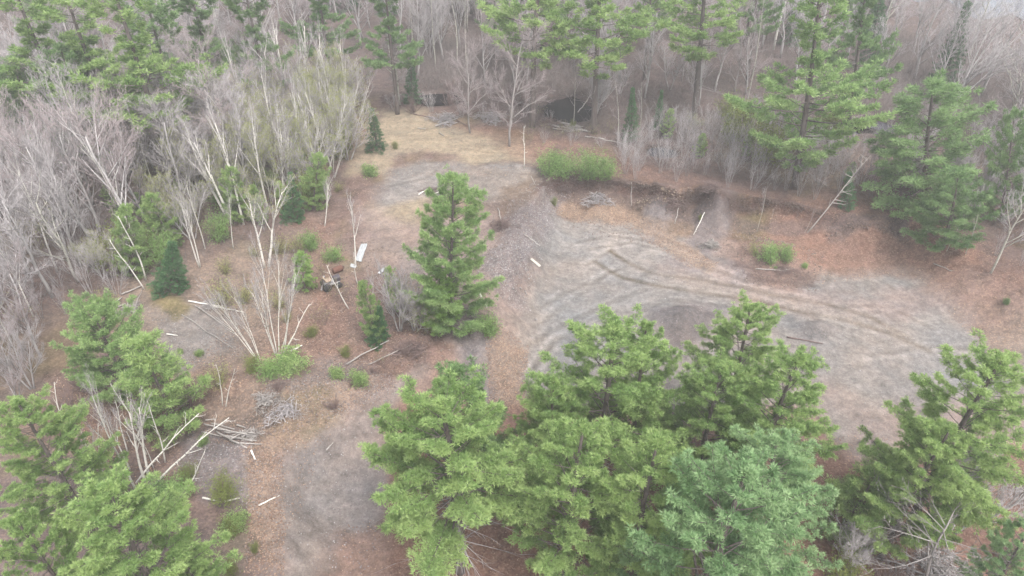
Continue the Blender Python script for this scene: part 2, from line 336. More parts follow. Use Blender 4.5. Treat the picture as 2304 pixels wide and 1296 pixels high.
paint('gravel', [(1640, 720), (1800, 710), (1900, 760), (1860, 800), (1700, 780)], 0, 1, 1, .5, .1, .3, 239)
# upper clearing on the higher ground
paint('straw', [(860, 250), (950, 240), (1080, 290), (1200, 330), (1210, 370), (1050, 372), (960, 340), (900, 350), (870, 400), (790, 390), (820, 340)], 2.4, 1.2, 2, .85, .45, 0, 240)
paint('needle', [(960, 250), (1100, 280), (1280, 320), (1420, 370), (1600, 400), (1700, 440), (1500, 430), (1380, 395), (1240, 380), (1130, 330), (1010, 290)], 2.4, 1.4, 2, .55, .6, 0, 241)
paint('gravel', [(850, 480), (855, 420), (880, 385), (960, 360), (1080, 372), (1190, 375), (1240, 395), (1190, 440), (1120, 450), (1000, 440), (920, 460)], 2.4, 1.0, 1.2, .95, .05, .3, 242)
paint('brown', [(1000, 380), (1200, 385), (1230, 410), (1180, 470), (1100, 480), (1010, 440)], 2.4, 1, 1.5, .45, .3, .1, 243)
paint('straw', [(830, 470), (960, 450), (960, 520), (850, 520)], 2.4, 1, 1.4, .7, .5, 0, 244)
paint('pink', [(800, 460), (960, 500), (1100, 470), (1160, 500), (1100, 600), (1060, 700), (960, 720), (900, 640), (830, 600)], 2.4, 1.2, 1.6, .75, .35, .2, 245)
paint('gravel', [(900, 570), (960, 540), (1000, 600), (940, 640)], 2.4, 1, 1, .6, .1, .3, 246)
paint('bank', [(1130, 430), (1230, 400), (1210, 450), (1130, 490)], 2.0, .8, 1, .7, .2, .1, 247, 2)
# left clearings
paint('brown', [(700, 500), (760, 620), (700, 720), (760, 880), (560, 1000), (400, 960), (260, 860), (300, 640), (460, 560), (600, 560)], 2.4, 2, 2.5, .7, .7, 0, 250)
paint('needle', [(380, 830), (560, 860), (640, 700), (740, 640), (800, 760), (1000, 760), (1040, 840), (900, 880), (760, 830), (620, 900), (420, 960), (160, 1010), (150, 930)], 2.2, 1.4, 2, .5, .75, 0, 251)
paint('needle', [(640, 480), (760, 500), (760, 620), (720, 700), (680, 640), (690, 560)], 2.4, 1, 1.2, .6, .5, 0, 252)
paint('gravel', [(330, 700), (430, 695), (520, 730), (545, 790), (470, 810), (400, 850), (360, 800)], 2.4, .9, 1.1, .85, .1, .3, 253, 2)
paint('brown', [(290, 640), (430, 650), (420, 730), (320, 740), (270, 690)], 2.4, .8, 1, .7, .5, .1, 254, 2)
paint('moss', [(335, 650), (390, 655), (430, 700), (400, 725), (350, 700)], 2.4, .4, .6, .85, .3, 0, 255, 1.5)
paint('slope', [(720, 810), (790, 805), (870, 850), (860, 900), (780, 920), (640, 900), (700, 850)], 2.2, 1, 1.3, .6, .5, .5, 256, 2)
paint('tan', [(500, 890), (650, 890), (860, 860), (880, 890), (740, 960), (600, 930)], 2.0, 1, 1.5, .35, .8, .2, 257, 2)
paint('slope', [(440, 1000), (560, 1000), (610, 1080), (600, 1180), (480, 1150), (400, 1090)], 1.6, .9, 1.1, .9, .3, .5, 258, 2)
paint('moss', [(650, 930), (760, 900), (750, 1000), (680, 1050), (620, 1010)], 1.6, 1, 1.2, .6, .4, 0, 259, 2)
paint('slope', [(980, 760), (1060, 730), (1110, 790), (1140, 880), (1080, 900), (1030, 830)], .9, .6, .8, .9, .15, .4, 260, 2)
paint('dark', [(860, 770), (1000, 770), (960, 830), (840, 830)], 2.0, .8, 1.2, .6, .4, .1, 261, 2)
paint('tan', [(1120, 780), (1180, 790), (1180, 900), (1120, 920), (1090, 830)], .2, .6, 1, .75, .9, 0, 262, 1.5)
paint('pink', [(900, 900), (860, 950), (720, 1040), (640, 1100), (640, 1200), (660, 1400), (880, 1400), (860, 1100), (880, 980), (940, 900)], 0, .5, .6, 1, .03, .1, 263)
paint('gravel', [(900, 900), (860, 950), (720, 1040), (640, 1100), (640, 1200), (660, 1400), (880, 1400), (860, 1100), (880, 980), (960, 880)], 0, .7, 1.2, .5, .03, .1, 363)
paint('gravel', [(640, 1110), (740, 1040), (780, 1090), (740, 1200), (720, 1400), (660, 1400), (625, 1200)], 0, 2.0, 1.6, .6, .05, .3, 264)
paint('needle', [(770, 1200), (860, 1180), (900, 1400), (700, 1400)], 0, .8, 1.2, .6, .5, 0, 265, 2)
paint('tan', [(590, 1020), (700, 960), (830, 880), (860, 900), (720, 1000), (640, 1080), (630, 1296), (570, 1296), (570, 1100)], .8, .6, .9, .65, .95, .2, 266, 1.5)
paint('slope', [(640, 1400), (300, 1500), (-100, 1300), (0, 1000), (200, 1050), (420, 1180), (560, 1190)], 1.8, 2, 2, .35, .5, .1, 267)
# scraped streaks over the gravel: stretched, warped noise in the soil colour itself
wx = fbm(x, y, 14, 301, 2) * 7; wy = fbm(x, y, 12, 305, 2) * 6
st = vnoise((x + wx) * 0.22, (y + wy) * 2.3, 311) + 0.6 * vnoise((x + wx) * 0.5, (y + wy) * 5.0, 312)
core = sstep(-1, 3, -dH) * sstep(0, 2, y - 20)
col = col * (1 + 0.11 * st * core)[..., None]
bl = fbm(x, y, 5, 321, 4)[..., None] * core[..., None]
col = col * (1 + bl * np.array([0.14, 0.03, -0.06]))
for i, t in enumerate(TRK):
    dd, al = line_d(x, y, t)
    m = np.exp(-(dd / (0.32 if i < 2 else 0.22)) ** 2) * (0.55 + 0.45 * np.clip(fbm(x, y, 2, 400 + i, 2) + .5, 0, 1))
    g = (0.62 if i < 2 else 0.18) * m
    col = col * (1 - g[..., None] * np.array([0.9, 1.0, 1.15]))
    m = np.exp(-((dd - 0.5) / 0.22) ** 2) * .14; col = col * (1 + m[..., None])
road = [(1420, 600), (1560, 640), (1700, 662), (1860, 700), (2020, 760)]
dd, al = line_d(x, y, Z(road, 0)); m = (np.exp(-(dd / 1.5) ** 2) * .5)[..., None]
col = col * (1 - m) + np.array((0.235, 0.205, 0.185)) * m
# dark root mat along the crest
ds_, _ = line_d(x, y, steep_line)
m = (np.exp(-((dH + 0.1 + .5 * fbm(x, y, 1.5, 77, 3)) / 0.50) ** 2) * sstep(3, .5, ds_) * .95)[..., None]
col = col * (1 - m) + np.array((0.085, 0.05, 0.045)) * m
for k_, (px, py, rx, ry) in POOLS.items():
    q = np.sqrt(((x - px) / rx) ** 2 + ((y - py) / ry) ** 2) + 0.25 * fbm(x, y, 4, 61, 2)
    m = sstep(1.35, 0.95, q)[..., None] * .9; col = col * (1 - m) + np.array(GOLD['mud']) * m
col = np.clip(col, 0.01, 0.8)

def fast_mesh(name, V, T, q=3):
    me = bpy.data.meshes.new(name); V = np.asarray(V, np.float32); T = np.asarray(T, np.int32)
    me.vertices.add(len(V)); me.vertices.foreach_set('co', V.ravel())
    me.loops.add(T.size); me.loops.foreach_set('vertex_index', T.ravel())
    me.polygons.add(len(T)); me.polygons.foreach_set('loop_start', np.arange(0, T.size, q, dtype=np.int32)); me.polygons.foreach_set('loop_total', np.full(len(T), q, np.int32))
    me.update(calc_edges=True); return me
def link(name, me, m=None, parent=None, smooth=False):
    if m is not None and not me.materials: me.materials.append(m)
    if smooth: me.polygons.foreach_set('use_smooth', np.ones(len(me.polygons), bool))
    o = bpy.data.objects.new(name, me); C.objects.link(o)
    if parent is not None: o.parent = parent
    return o
def tag(o, label=None, cat=None, group=None, kind=None):
    for k, v in (('label', label), ('category', cat), ('group', group), ('kind', kind)):
        if v: o[k] = v
    return o

ny, nx = GX.shape
idx = np.arange(ny * nx).reshape(ny, nx)
quads = np.stack([idx[:-1, :-1], idx[:-1, 1:], idx[1:, 1:], idx[1:, :-1]], -1).reshape(-1, 4)
me = fast_mesh('ground', np.stack([GX, GY, GZ], -1).reshape(-1, 3), quads, 4)
a = me.attributes.new('soil', 'FLOAT_COLOR', 'POINT'); a.data.foreach_set('color', np.concatenate([col, np.ones(x.shape + (1,))], -1).astype(np.float32).ravel())
a = me.attributes.new('litter', 'FLOAT', 'POINT'); a.data.foreach_set('value', lit.astype(np.float32).ravel())
a = me.attributes.new('gravel', 'FLOAT', 'POINT'); a.data.foreach_set('value', grv.astype(np.float32).ravel())
tag(link('ground', me, gm, smooth=True), kind='structure')

def water(name, pts, z, col_, rough):
    m, n, l, bs = mat(name + '_surface'); bs.inputs['Base Color'].default_value = (*col_, 1); bs.inputs['Roughness'].default_value = rough; bs.inputs['Specular IOR Level'].default_value = 0.04 if 'swamp' in name else 0.5
    tc = N(n, 'ShaderNodeTexCoord'); f = noise(n, l, 3, 3, 0.5, tc.outputs['Object']); bp = N(n, 'ShaderNodeBump'); bp.inputs['Strength'].default_value = 0.15; bp.inputs['Distance'].default_value = 0.02
    l.new(f, bp.inputs['Height']); l.new(bp.outputs[0], bs.inputs['Normal'])
    me = bpy.data.meshes.new(name); me.from_pydata([(p[0], p[1], z) for p in pts], [], [list(range(len(pts)))]); me.update()
    tag(link(name, me, m), kind='structure')
for k_, (px, py, rx, ry) in POOLS.items():
    P = [(px + rx * 1.15 * math.cos(t) * (1 + .1 * math.sin(3 * t + px)), py + ry * 1.15 * math.sin(t) * (1 + .1 * math.cos(2 * t + py))) for t in np.linspace(0, 2 * math.pi, 40)[:-1]]
    water(k_, P, 2.03, (0.010, 0.008, 0.009) if 'swamp' in k_ else (0.05, 0.05, 0.06), 0.12)
water('lake', LAKE, 1.35, (0.10, 0.11, 0.13), 0.1)

# ------------------------------------------------------------------ plant shapes
class Soup:
    """collects tubes and cones, ends as one mesh"""
    def __init__(s): s.V = []; s.T = []; s.n = 0
    def tube(s, P, rad, k=5):
        P = np.asarray(P, float); m = len(P); rad = np.asarray(rad)
        d = np.gradient(P, axis=0); d /= np.linalg.norm(d, axis=1, keepdims=True) + 1e-9
        ref = np.array([0.13, 0.99, 0.05]) if abs(d[0][2]) > 0.7 else np.array([0.05, 0.1, 0.99])
        a = np.cross(d, ref); a /= np.linalg.norm(a, axis=1, keepdims=True) + 1e-9; b = np.cross(d, a)
        th = np.arange(k) * 2 * math.pi / k
        V = P[:, None] + rad[:, None, None] * (np.cos(th)[None, :, None] * a[:, None] + np.sin(th)[None, :, None] * b[:, None])
        s.V.append(V.reshape(-1, 3)); I = np.arange(m * k).reshape(m, k) + s.n; J = np.roll(I, -1, 1)
        s.T.append(np.concatenate([np.stack([I[:-1], J[:-1], J[1:]], -1).reshape(-1, 3), np.stack([I[:-1], J[1:], I[1:]], -1).reshape(-1, 3)]))
        s.V.append(P[-1:] + d[-1:] * rad[-1]); t = s.n + m * k; s.T.append(np.stack([I[-1], J[-1], np.full(k, t)], -1))
        s.V.append(P[:1] - d[:1] * rad[0] * .3); s.T.append(np.stack([J[0], I[0], np.full(k, t + 1)], -1)); s.n += m * k + 2
    def cones(s, A, B, r):
        """three-sided spikes from A to B"""
        A = np.asarray(A); B = np.asarray(B); m = len(A)
        if not m: return
        d = B - A; d = d / (np.linalg.norm(d, axis=1, keepdims=True) + 1e-9)
        ref = np.where(np.abs(d[:, 2:3]) > .8, np.array([[1., 0, 0]]), np.array([[0, 0, 1.]]))
        a = np.cross(d, ref); a /= np.linalg.norm(a, axis=1, keepdims=True) + 1e-9; b = np.cross(d, a); r = np.broadcast_to(r, (m,))[:, None]
        V = np.stack([A + a * r, A + (-.5 * a + .866 * b) * r, A + (-.5 * a - .866 * b) * r, B], 1)
        s.V.append(V.reshape(-1, 3)); I = (np.arange(m) * 4 + s.n)[:, None]
        s.T.append(np.concatenate([I + np.array([[0, 1, 3]]), I + np.array([[1, 2, 3]]), I + np.array([[2, 0, 3]])])); s.n += 4 * m
    def mesh(s, name, m, smooth=False):
        me = fast_mesh(name, np.concatenate(s.V), np.concatenate(s.T)); me.materials.append(m)
        if smooth: me.polygons.foreach_set('use_smooth', np.ones(len(me.polygons), bool))
        return me

def blades(P, D, Lg, W, per, rng, spread=0.9, m=None, name='needles', tint=None):
    """bursts of narrow leaf blades: per blades at every point of P, pointing round D"""
    n_ = len(P); P = np.repeat(P, per, 0); D = np.repeat(D, per, 0)
    r = rng.normal(size=P.shape); r /= np.linalg.norm(r, axis=1, keepdims=True)
    d = D + r * spread; d /= np.linalg.norm(d, axis=1, keepdims=True) + 1e-9
    q = np.cross(d, rng.normal(size=P.shape)); q /= np.linalg.norm(q, axis=1, keepdims=True) + 1e-9
    L_ = Lg * rng.uniform(.6, 1.25, (len(P), 1)); w_ = W * rng.uniform(.7, 1.3, (len(P), 1))
    o = P + r * Lg * .12
    V = np.stack([o + d * L_ * .25 + q * w_ * .5, o + d * L_, o + d * L_ * .25 - q * w_ * .5], 1).reshape(-1, 3)
    Q = np.arange(len(P) * 3).reshape(-1, 3)
    me = fast_mesh(name, V, Q, 3); me.materials.append(m)
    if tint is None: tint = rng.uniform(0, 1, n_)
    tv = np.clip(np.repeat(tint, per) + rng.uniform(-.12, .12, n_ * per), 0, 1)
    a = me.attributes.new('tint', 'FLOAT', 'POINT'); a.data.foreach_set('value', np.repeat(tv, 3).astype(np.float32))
    return me

def unit(a): return a / (np.linalg.norm(a) + 1e-9)

PROTO = {}
def pine(key, seed, H, Rad, cb, nwh, dens, m, shape='lush', dead=True, tuft=0.26, per=12, blade=.045, bmat='pinebark'):
    rng = np.random.default_rng(seed); tr = Soup(); br = Soup()
    bend = rng.normal(0, .012, 2)
    def axis_(z): q = z / H; return np.array([bend[0] * H * q * q + .08 * math.sin(5 * q + seed), bend[1] * H * q * q + .06 * math.cos(4 * q), z])
    zz = np.linspace(-.4, H, 14); r0 = H * 0.0125
    tr.tube([axis_(z) for z in zz], [r0 * (1.25 - z / H) ** .9 * .85 + .012 for z in zz], 7)
    TP, TD, TT = [], [], []
    for wi in range(nwh):
        t = wi / (nwh - 1); z = H * (cb + (0.985 - cb) * t)
        if shape == 'lush': prof = (1 - t) ** .5 * (.62 + .38 * min(1, t / .18)) + .05
        elif shape == 'cone': prof = (1 - t) ** .9 + .03
        elif shape == 'column': prof = (1 - t) ** .4 * (.8 + .2 * min(1, t / .2)) + .05
        else: prof = (.55 + .45 * math.sin(t * 9 + seed)) * (1 - t) ** .45 * (.7 + .3 * min(1, t / .3)) + .06
        nl = rng.integers(4, 7) if shape != 'cone' else rng.integers(6, 9)
        for k in range(nl):
            az = 2 * math.pi * (k + rng.uniform(-.3, .3)) / nl + wi * 1.3
            L_ = max(.25, Rad * prof * rng.uniform(.62, 1.2))
            if shape == 'tall' and rng.random() < .10: continue
            if shape == 'cone': e0, up = -.05 - .25 * (1 - t), .18
            else: e0, up = (.05 + .75 * t ** 1.5), .22 + .1 * rng.random()
            zz_ = z + rng.uniform(-.3, .3) * H / nwh * (1 if shape != 'cone' else .8)
            o = axis_(min(zz_, H)); hd = np.array([math.cos(az), math.sin(az), 0]); sd_ = np.array([-hd[1], hd[0], 0])
            cv = rng.normal(0, .1)
            def pt(s): return o + hd * L_ * s + sd_ * cv * L_ * s * s + np.array([0, 0, L_ * (e0 * s + up * s * s * s)])
            ss = np.linspace(0, 1, 5); br.tube([pt(s) for s in ss], np.maximum(.006, L_ * .014 * (1.05 - ss)), 4)
            # side branchlets that carry the tufts
            nb = int(3 + L_ * 4.2 * dens)
            s_ = rng.uniform(.18 if L_ < 1.2 else .32, 1.0, nb) ** .8; side = rng.choice([-1, 1], nb)
            wdt = L_ * .42 * (1.12 - s_) * rng.uniform(.3, 1.0, nb) + .10
            A = np.array([pt(s) for s in s_]); dirb = hd[None] * rng.uniform(.45, .9, nb)[:, None] + sd_[None] * (side * rng.uniform(.5, 1, nb))[:, None]
            dirb[:, 2] = rng.uniform(-.02, .28, nb) if shape != 'cone' else rng.uniform(-.2, .1, nb)
            B = A + dirb * wdt[:, None]; br.cones(A, B, .010)
            nt_ = np.maximum(2, (wdt / (tuft * .62)).astype(int) + 1)
            bt = rng.uniform(.0, .45)
            for a_, b_, k_ in zip(A, B, nt_):
                f = (np.arange(k_) + rng.uniform(.3, 1.0, k_)) / k_
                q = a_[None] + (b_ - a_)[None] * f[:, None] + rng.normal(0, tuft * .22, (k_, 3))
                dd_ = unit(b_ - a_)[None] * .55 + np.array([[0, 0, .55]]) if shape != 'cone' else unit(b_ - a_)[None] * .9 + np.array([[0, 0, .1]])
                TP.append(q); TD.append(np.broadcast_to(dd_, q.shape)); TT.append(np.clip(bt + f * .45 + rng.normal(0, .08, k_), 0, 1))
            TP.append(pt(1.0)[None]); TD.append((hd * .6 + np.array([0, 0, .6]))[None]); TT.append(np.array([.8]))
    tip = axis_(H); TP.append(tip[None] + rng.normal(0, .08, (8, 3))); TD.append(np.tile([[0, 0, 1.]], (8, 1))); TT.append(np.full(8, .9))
    if dead:   # bare grey stubs under the crown
        nd = 70 if key == 'open' else 26; z_ = rng.uniform(.12 * H, max(cb + .12, .3) * H, nd); az = rng.uniform(0, 6.28, nd)
        A = np.array([axis_(z) for z in z_]); L_ = rng.uniform(.3, Rad * (.9 if key == 'open' else .65), nd)[:, None]
        B = A + np.stack([np.cos(az), np.sin(az), rng.uniform(-.25, .1, nd)], 1) * L_; db = Soup(); db.cones(A, B, .022)
        for f in (.4, .6, .8):
            A2 = A + (B - A) * f; B2 = A2 + ((B - A) * .35 + rng.normal(0, .25, A2.shape)); db.cones(A2, B2, .010)
    TP = np.concatenate(TP); TD = np.concatenate(TD); TT = np.concatenate(TT)
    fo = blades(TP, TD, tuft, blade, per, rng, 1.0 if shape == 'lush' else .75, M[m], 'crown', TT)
    parts = [('trunk', tr.mesh('trunk', M[bmat], True)), ('branches', br.mesh('branches', M[bmat])), ('crown', fo)]
    if dead: parts.append(('dead_branches', db.mesh('dead_branches', M['twig'])))
    PROTO[key] = (parts, H)

def branchy(sp, P0, d0, L_, r, rng, lvl, cfg, tips):
    """one branch as a wavering tube, its side branches, and its twigs"""
    n_ = 6 if lvl == 0 else 4 if lvl == 1 else 3
    P = [np.array(P0, float)]; d = unit(np.array(d0, float)); up = np.array([0, 0, 1.])
    for i in range(n_):
        d = unit(d + rng.normal(0, cfg['wav'], 3) + up * cfg['up'] * (.5 if lvl else .2)); P.append(P[-1] + d * L_ / n_)
    P = np.array(P); rr = r * (1 - np.linspace(0, 1, n_ + 1) * (.72 if lvl == 0 else .85))
    (sp['trunk'] if lvl <= cfg.get('white', 0) else sp['branches']).tube(P, rr, 6 if lvl == 0 else 4 if lvl == 1 else 3)
    nk = cfg['kids'][lvl]
    for j in range(nk):
        f = cfg['from'][lvl] + (1 - cfg['from'][lvl]) * (j + rng.uniform(.2, .9)) / nk; q = f * n_; i = min(int(q), n_ - 1)
        p = P[i] + (P[i + 1] - P[i]) * (q - i); ax = unit(P[i + 1] - P[i]); s_ = rng.normal(size=3); s_ -= ax * s_.dot(ax); s_ = unit(s_)
        an = cfg['ang'][lvl] * rng.uniform(.7, 1.3); dd = ax * math.cos(an) + s_ * math.sin(an); kl = L_ * cfg['len'][lvl] * rng.uniform(.7, 1.25) * (1.15 - .55 * f)
        if lvl + 1 < len(cfg['kids']): branchy(sp, p, dd, kl, max(.012, rr[i] * .62), rng, lvl + 1, cfg, tips)
        else: tips.append((p, dd, kl))

def bare(key, seed, H, cfg, tm, bm, stems=1, spread=.15, leaf=None, leafn=0, leafs=.07, twigr=.015, r0=None):
    rng = np.random.default_rng(seed); sp = {'trunk': Soup(), 'branches': Soup()}; tips = []
    if tm == bm: sp['branches'] = sp['trunk']
    for s_ in range(stems):
        az = 2 * math.pi * (s_ + rng.uniform(-.3, .3)) / stems; ln = spread * rng.uniform(.5, 1.3) if stems > 1 else .03
        hh = H * rng.uniform(.72, 1.0) if stems > 1 else H
        o = np.array([math.cos(az), math.sin(az), 0]) * (.12 if stems > 1 else 0) + np.array([0, 0, -.3])
        branchy(sp, o, (math.cos(az) * ln, math.sin(az) * ln, 1), hh * .92 + .3, r0 or H * .0122, rng, 0, cfg, tips)
    A = np.array([t[0] for t in tips]); D = np.array([t[1] for t in tips]); L_ = np.array([t[2] for t in tips])[:, None]
    B = A + D * L_ + np.array([[0, 0, .12]]) * L_; sp['branches'].cones(A, B, twigr)
    k = cfg.get('twigs', 4); ends = [B]
    for q in range(k):
        f = rng.uniform(.15, .95, (len(A), 1)); a2 = A + (B - A) * f; r = rng.normal(size=A.shape); r /= np.linalg.norm(r, axis=1, keepdims=True)
        b2 = a2 + (D * .75 + r * .6 + np.array([[0, 0, .2]])) * L_ * rng.uniform(.35, .6, (len(A), 1)); sp['branches'].cones(a2, b2, twigr * .75); ends.append(b2)
        if cfg.get('fine', 0):
            for w_ in range(cfg['fine']):
                f = rng.uniform(.2, .95, (len(A), 1)); a3 = a2 + (b2 - a2) * f; r = rng.normal(size=A.shape)
                b3 = a3 + (unit_rows(b2 - a2) * .7 + r * .35) * L_ * .25; sp['branches'].cones(a3, b3, twigr * .6); ends.append(b3)
    parts = [('trunk', sp['trunk'].mesh('trunk', M[tm], True))]
    if tm != bm: parts.append(('branches', sp['branches'].mesh('branches', M[bm])))
    if leaf:
        E = np.concatenate(ends); E = E[rng.integers(0, len(E), leafn)] + rng.normal(0, .10, (leafn, 3))
        parts.append(('leaves', blades(E, np.tile([[0, 0, .3]], (leafn, 1)), leafs, leafs * .7, 3, rng, 1.2, M[leaf], 'leaves')))
    PROTO[key] = (parts, H)
def unit_rows(a): return a / (np.linalg.norm(a, axis=1, keepdims=True) + 1e-9)

def bush(key, seed, H, W, leaf, n_leaf, stem='browntwig', leafs=.09, nst=14):
    rng = np.random.default_rng(seed); sp = Soup(); E = []
    for i in range(nst):
        az = rng.uniform(0, 6.28); ln = rng.uniform(.1, 1) * W * .9; h = H * rng.uniform(.55, 1) * (1 - .35 * (ln / W) ** 2); P = []
        for t in np.linspace(0, 1, 5): P.append([math.cos(az) * ln * t ** .8 + rng.normal(0, .03), math.sin(az) * ln * t ** .8 + rng.normal(0, .03), h * t - .1 * (1 - t)])
        P = np.array(P); sp.tube(P, np.linspace(.022, .007, 5), 4)
        a_ = P[rng.integers(1, 4, 12)] + rng.normal(0, .02, (12, 3)); b_ = a_ + rng.normal(0, .22, (12, 3)) * (.5 + H * .3) + [0, 0, .2]; sp.cones(a_, b_, .007); E += [a_ + (b_ - a_) * .6, b_, P[3:]]
    parts = [('stems', sp.mesh('stems', M[stem]))]
    if leaf:
        E = np.concatenate(E); E = E[rng.integers(0, len(E), n_leaf)] + rng.normal(0, .13, (n_leaf, 3)) * min(1.3, H); E[:, 2] = np.abs(E[:, 2])
        parts.append(('foliage', blades(E, np.tile([[0, 0, .4]], (n_leaf, 1)), leafs, leafs * .6, 4, rng, 1.0, M[leaf], 'foliage')))
    PROTO[key] = (parts, H)

# near pines: lush, many tufts
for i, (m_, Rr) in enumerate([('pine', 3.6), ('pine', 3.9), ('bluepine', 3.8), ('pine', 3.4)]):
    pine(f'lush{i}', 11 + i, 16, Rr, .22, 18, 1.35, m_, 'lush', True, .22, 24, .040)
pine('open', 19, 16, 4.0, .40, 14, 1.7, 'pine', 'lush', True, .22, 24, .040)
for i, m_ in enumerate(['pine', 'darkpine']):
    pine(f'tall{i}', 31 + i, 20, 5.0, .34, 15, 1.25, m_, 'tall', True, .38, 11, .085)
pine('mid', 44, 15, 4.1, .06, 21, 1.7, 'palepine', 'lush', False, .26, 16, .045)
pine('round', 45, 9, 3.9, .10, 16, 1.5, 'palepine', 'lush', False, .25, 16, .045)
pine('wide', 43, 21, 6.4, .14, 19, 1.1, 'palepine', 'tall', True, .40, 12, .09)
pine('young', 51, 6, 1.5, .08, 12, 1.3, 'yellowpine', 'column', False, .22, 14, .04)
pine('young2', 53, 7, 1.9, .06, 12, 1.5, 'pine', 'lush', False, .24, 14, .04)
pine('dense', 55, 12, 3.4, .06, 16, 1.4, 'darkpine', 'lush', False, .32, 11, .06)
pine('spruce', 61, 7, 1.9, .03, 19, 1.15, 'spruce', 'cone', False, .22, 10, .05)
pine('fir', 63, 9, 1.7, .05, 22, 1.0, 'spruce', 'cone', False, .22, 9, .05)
HW = dict(white=1, wav=.09, up=.12, kids=[12, 7, 6], **{'from': [.28, .2, .1]}, ang=[.75, .6, .6], len=[.42, .45, .45], twigs=3, fine=1)
HF = dict(white=1, wav=.08, up=.18, kids=[13, 7, 6], **{'from': [.2, .2, .1]}, ang=[.55, .45, .5], len=[.5, .5, .45], twigs=3, fine=1)
HB = dict(wav=.05, up=.22, kids=[9, 4, 4], **{'from': [.45, .3, .2]}, ang=[.42, .45, .5], len=[.36, .5, .5], twigs=3, fine=0, white=1)
HP = dict(wav=.05, up=.16, kids=[8, 5, 5], **{'from': [.35, .2, .2]}, ang=[.5, .5, .5], len=[.3, .5, .5], twigs=3, fine=0, white=0)
bare('hard0', 71, 12, HW, 'grey', 'twig'); bare('hard1', 72, 13, HF, 'grey', 'twig'); bare('hard2', 73, 10, HF, 'grey', 'twig', 3, .28)
bare('maple', 70, 11, dict(HW, kids=[16, 8, 8], up=.06, **{'from': [.15, .15, .1]}), 'midgrey', 'pinktwig', r0=.12); bare('hard5', 79, 12, HF, 'grey', 'pinktwig'); bare('hard3', 74, 12, HW, 'palebark', 'twig'); bare('hard4', 75, 14, HF, 'grey', 'twig')
bare('redmaple', 76, 10, HF, 'grey', 'twig', 2, .2, 'redbud', 2600, .07)
bare('budtree', 77, 9, HF, 'palebark', 'twig', 1, .1, 'bud', 3600, .075); bare('budtree1', 78, 7, HF, 'grey', 'twig', 3, .3, 'bud', 3000, .075)
bare('birch0', 81, 13, HB, 'birch', 'twig', 1, r0=.17); bare('birch1', 82, 12, HB, 'birch', 'twig', 2, .16, r0=.155); bare('birch2', 83, 12, HB, 'birch', 'twig', 3, .26, r0=.15)
bare('birch3', 84, 11, HB, 'birch', 'twig', 1, .1, 'bud', 1300, .06); bare('birch4', 85, 8, HB, 'birch', 'twig', 5, .42, r0=.06)
bare('birch5', 86, 10, HB, 'birch', 'twig', 2, .2, 'bud', 1600, .06)
HS = dict(wav=.06, up=.06, kids=[5, 2], **{'from': [.35, .3]}, ang=[.9, .6], len=[.16, .5], twigs=1, fine=0, white=0)
bare('snag', 88, 10, HS, 'birch', 'birch', 1, r0=.12); bare('snag1', 89, 10, dict(HS, kids=[16, 3], ang=[1.3, .6], len=[.22, .5]), 'deadwood', 'deadwood', 1)
bare('spokes', 87, 7, dict(HS, kids=[26, 5, 3], ang=[1.15, .6, .5], len=[.42, .45, .5], up=.02, **{'from': [.45, .2, .2]}), 'midgrey', 'midgrey', 1, r0=.09, twigr=.012)
bare('slim', 90, 9, dict(HP, kids=[6, 3, 3]), 'palebark', 'twig', 1, r0=.055)
HT = dict(wav=.06, up=.15, kids=[5, 4], **{'from': [.3, .2]}, ang=[.5, .5], len=[.35, .5], twigs=2, fine=0)
bare('thicket0', 91, 3.6, HT, 'twig', 'twig', 9, .32, r0=.018, twigr=.008); bare('thicket1', 92, 4.6, HT, 'twig', 'twig', 7, .22, r0=.02, twigr=.008)
bare('thicket2', 93, 3.2, HT, 'browntwig', 'browntwig', 10, .5, 'bud', 260, .06, r0=.016, twigr=.008)
bush('bushfresh', 95, 1.9, 1.5, 'fresh', 1500); bush('bushtall', 96, 3.4, 1.7, 'fresh', 2300, leafs=.10, nst=20)
bush('busholive', 97, 1.8, 1.5, 'olive', 1900, leafs=.07); bush('bushgreen', 98, 1.2, 1.0, 'pine', 1300, leafs=.10)
bush('bushsparse', 99, 2.6, 1.6, 'bud', 900, leafs=.07, nst=18); bush('bushdark', 100, 2.6, 2.0, 'darkpine', 2600, leafs=.12, nst=18)
bush('brown0', 101, 1.4, 1.2, None, 0, nst=22)

def pile(key, seed, n_, W, h, m='browntwig'):
    rng = np.random.default_rng(seed); s = Soup(); a = rng.uniform(0, 6.28, n_); r = W * np.sqrt(rng.random(n_)) * (.65 + .35 * np.sin(3 * a + seed))
    A = np.stack([np.cos(a) * r, np.sin(a) * r, h * (1 - (r / W) ** 2) * rng.random(n_)], 1); b = rng.choice([.3, 1.7, 2.6, 4.4], n_) + seed + rng.normal(0, .5, n_)
    D = np.stack([np.cos(b), np.sin(b), rng.normal(.12, .3, n_)], 1); L_ = rng.uniform(.3, 1.3, (n_, 1)) * W * .55; A -= D * L_ * .5; B = A + D * L_; B[:, 2] = np.maximum(B[:, 2], .02)
    for i in range(0, n_, 6): s.tube([A[i], (A[i] + B[i]) / 2 + rng.normal(0, .05, 3), B[i]], [.035, .03, .015], 5)
    s.cones(A, B, .018); a2 = A + (B - A) * .6; s.cones(a2, a2 + (B - A) * .4 + rng.normal(0, .18, A.shape), .009)
    PROTO[key] = ([('sticks', s.mesh('sticks', M[m]))], h)
pile('pile0', 1, 220, 1.3, .8); pile('pile1', 2, 260, 1.7, .7, 'twig'); pile('pile2', 3, 170, 1.0, .6, 'deadwood')
PL = []      # placed plants, for the labels of the fill trees and for keeping clear of each other
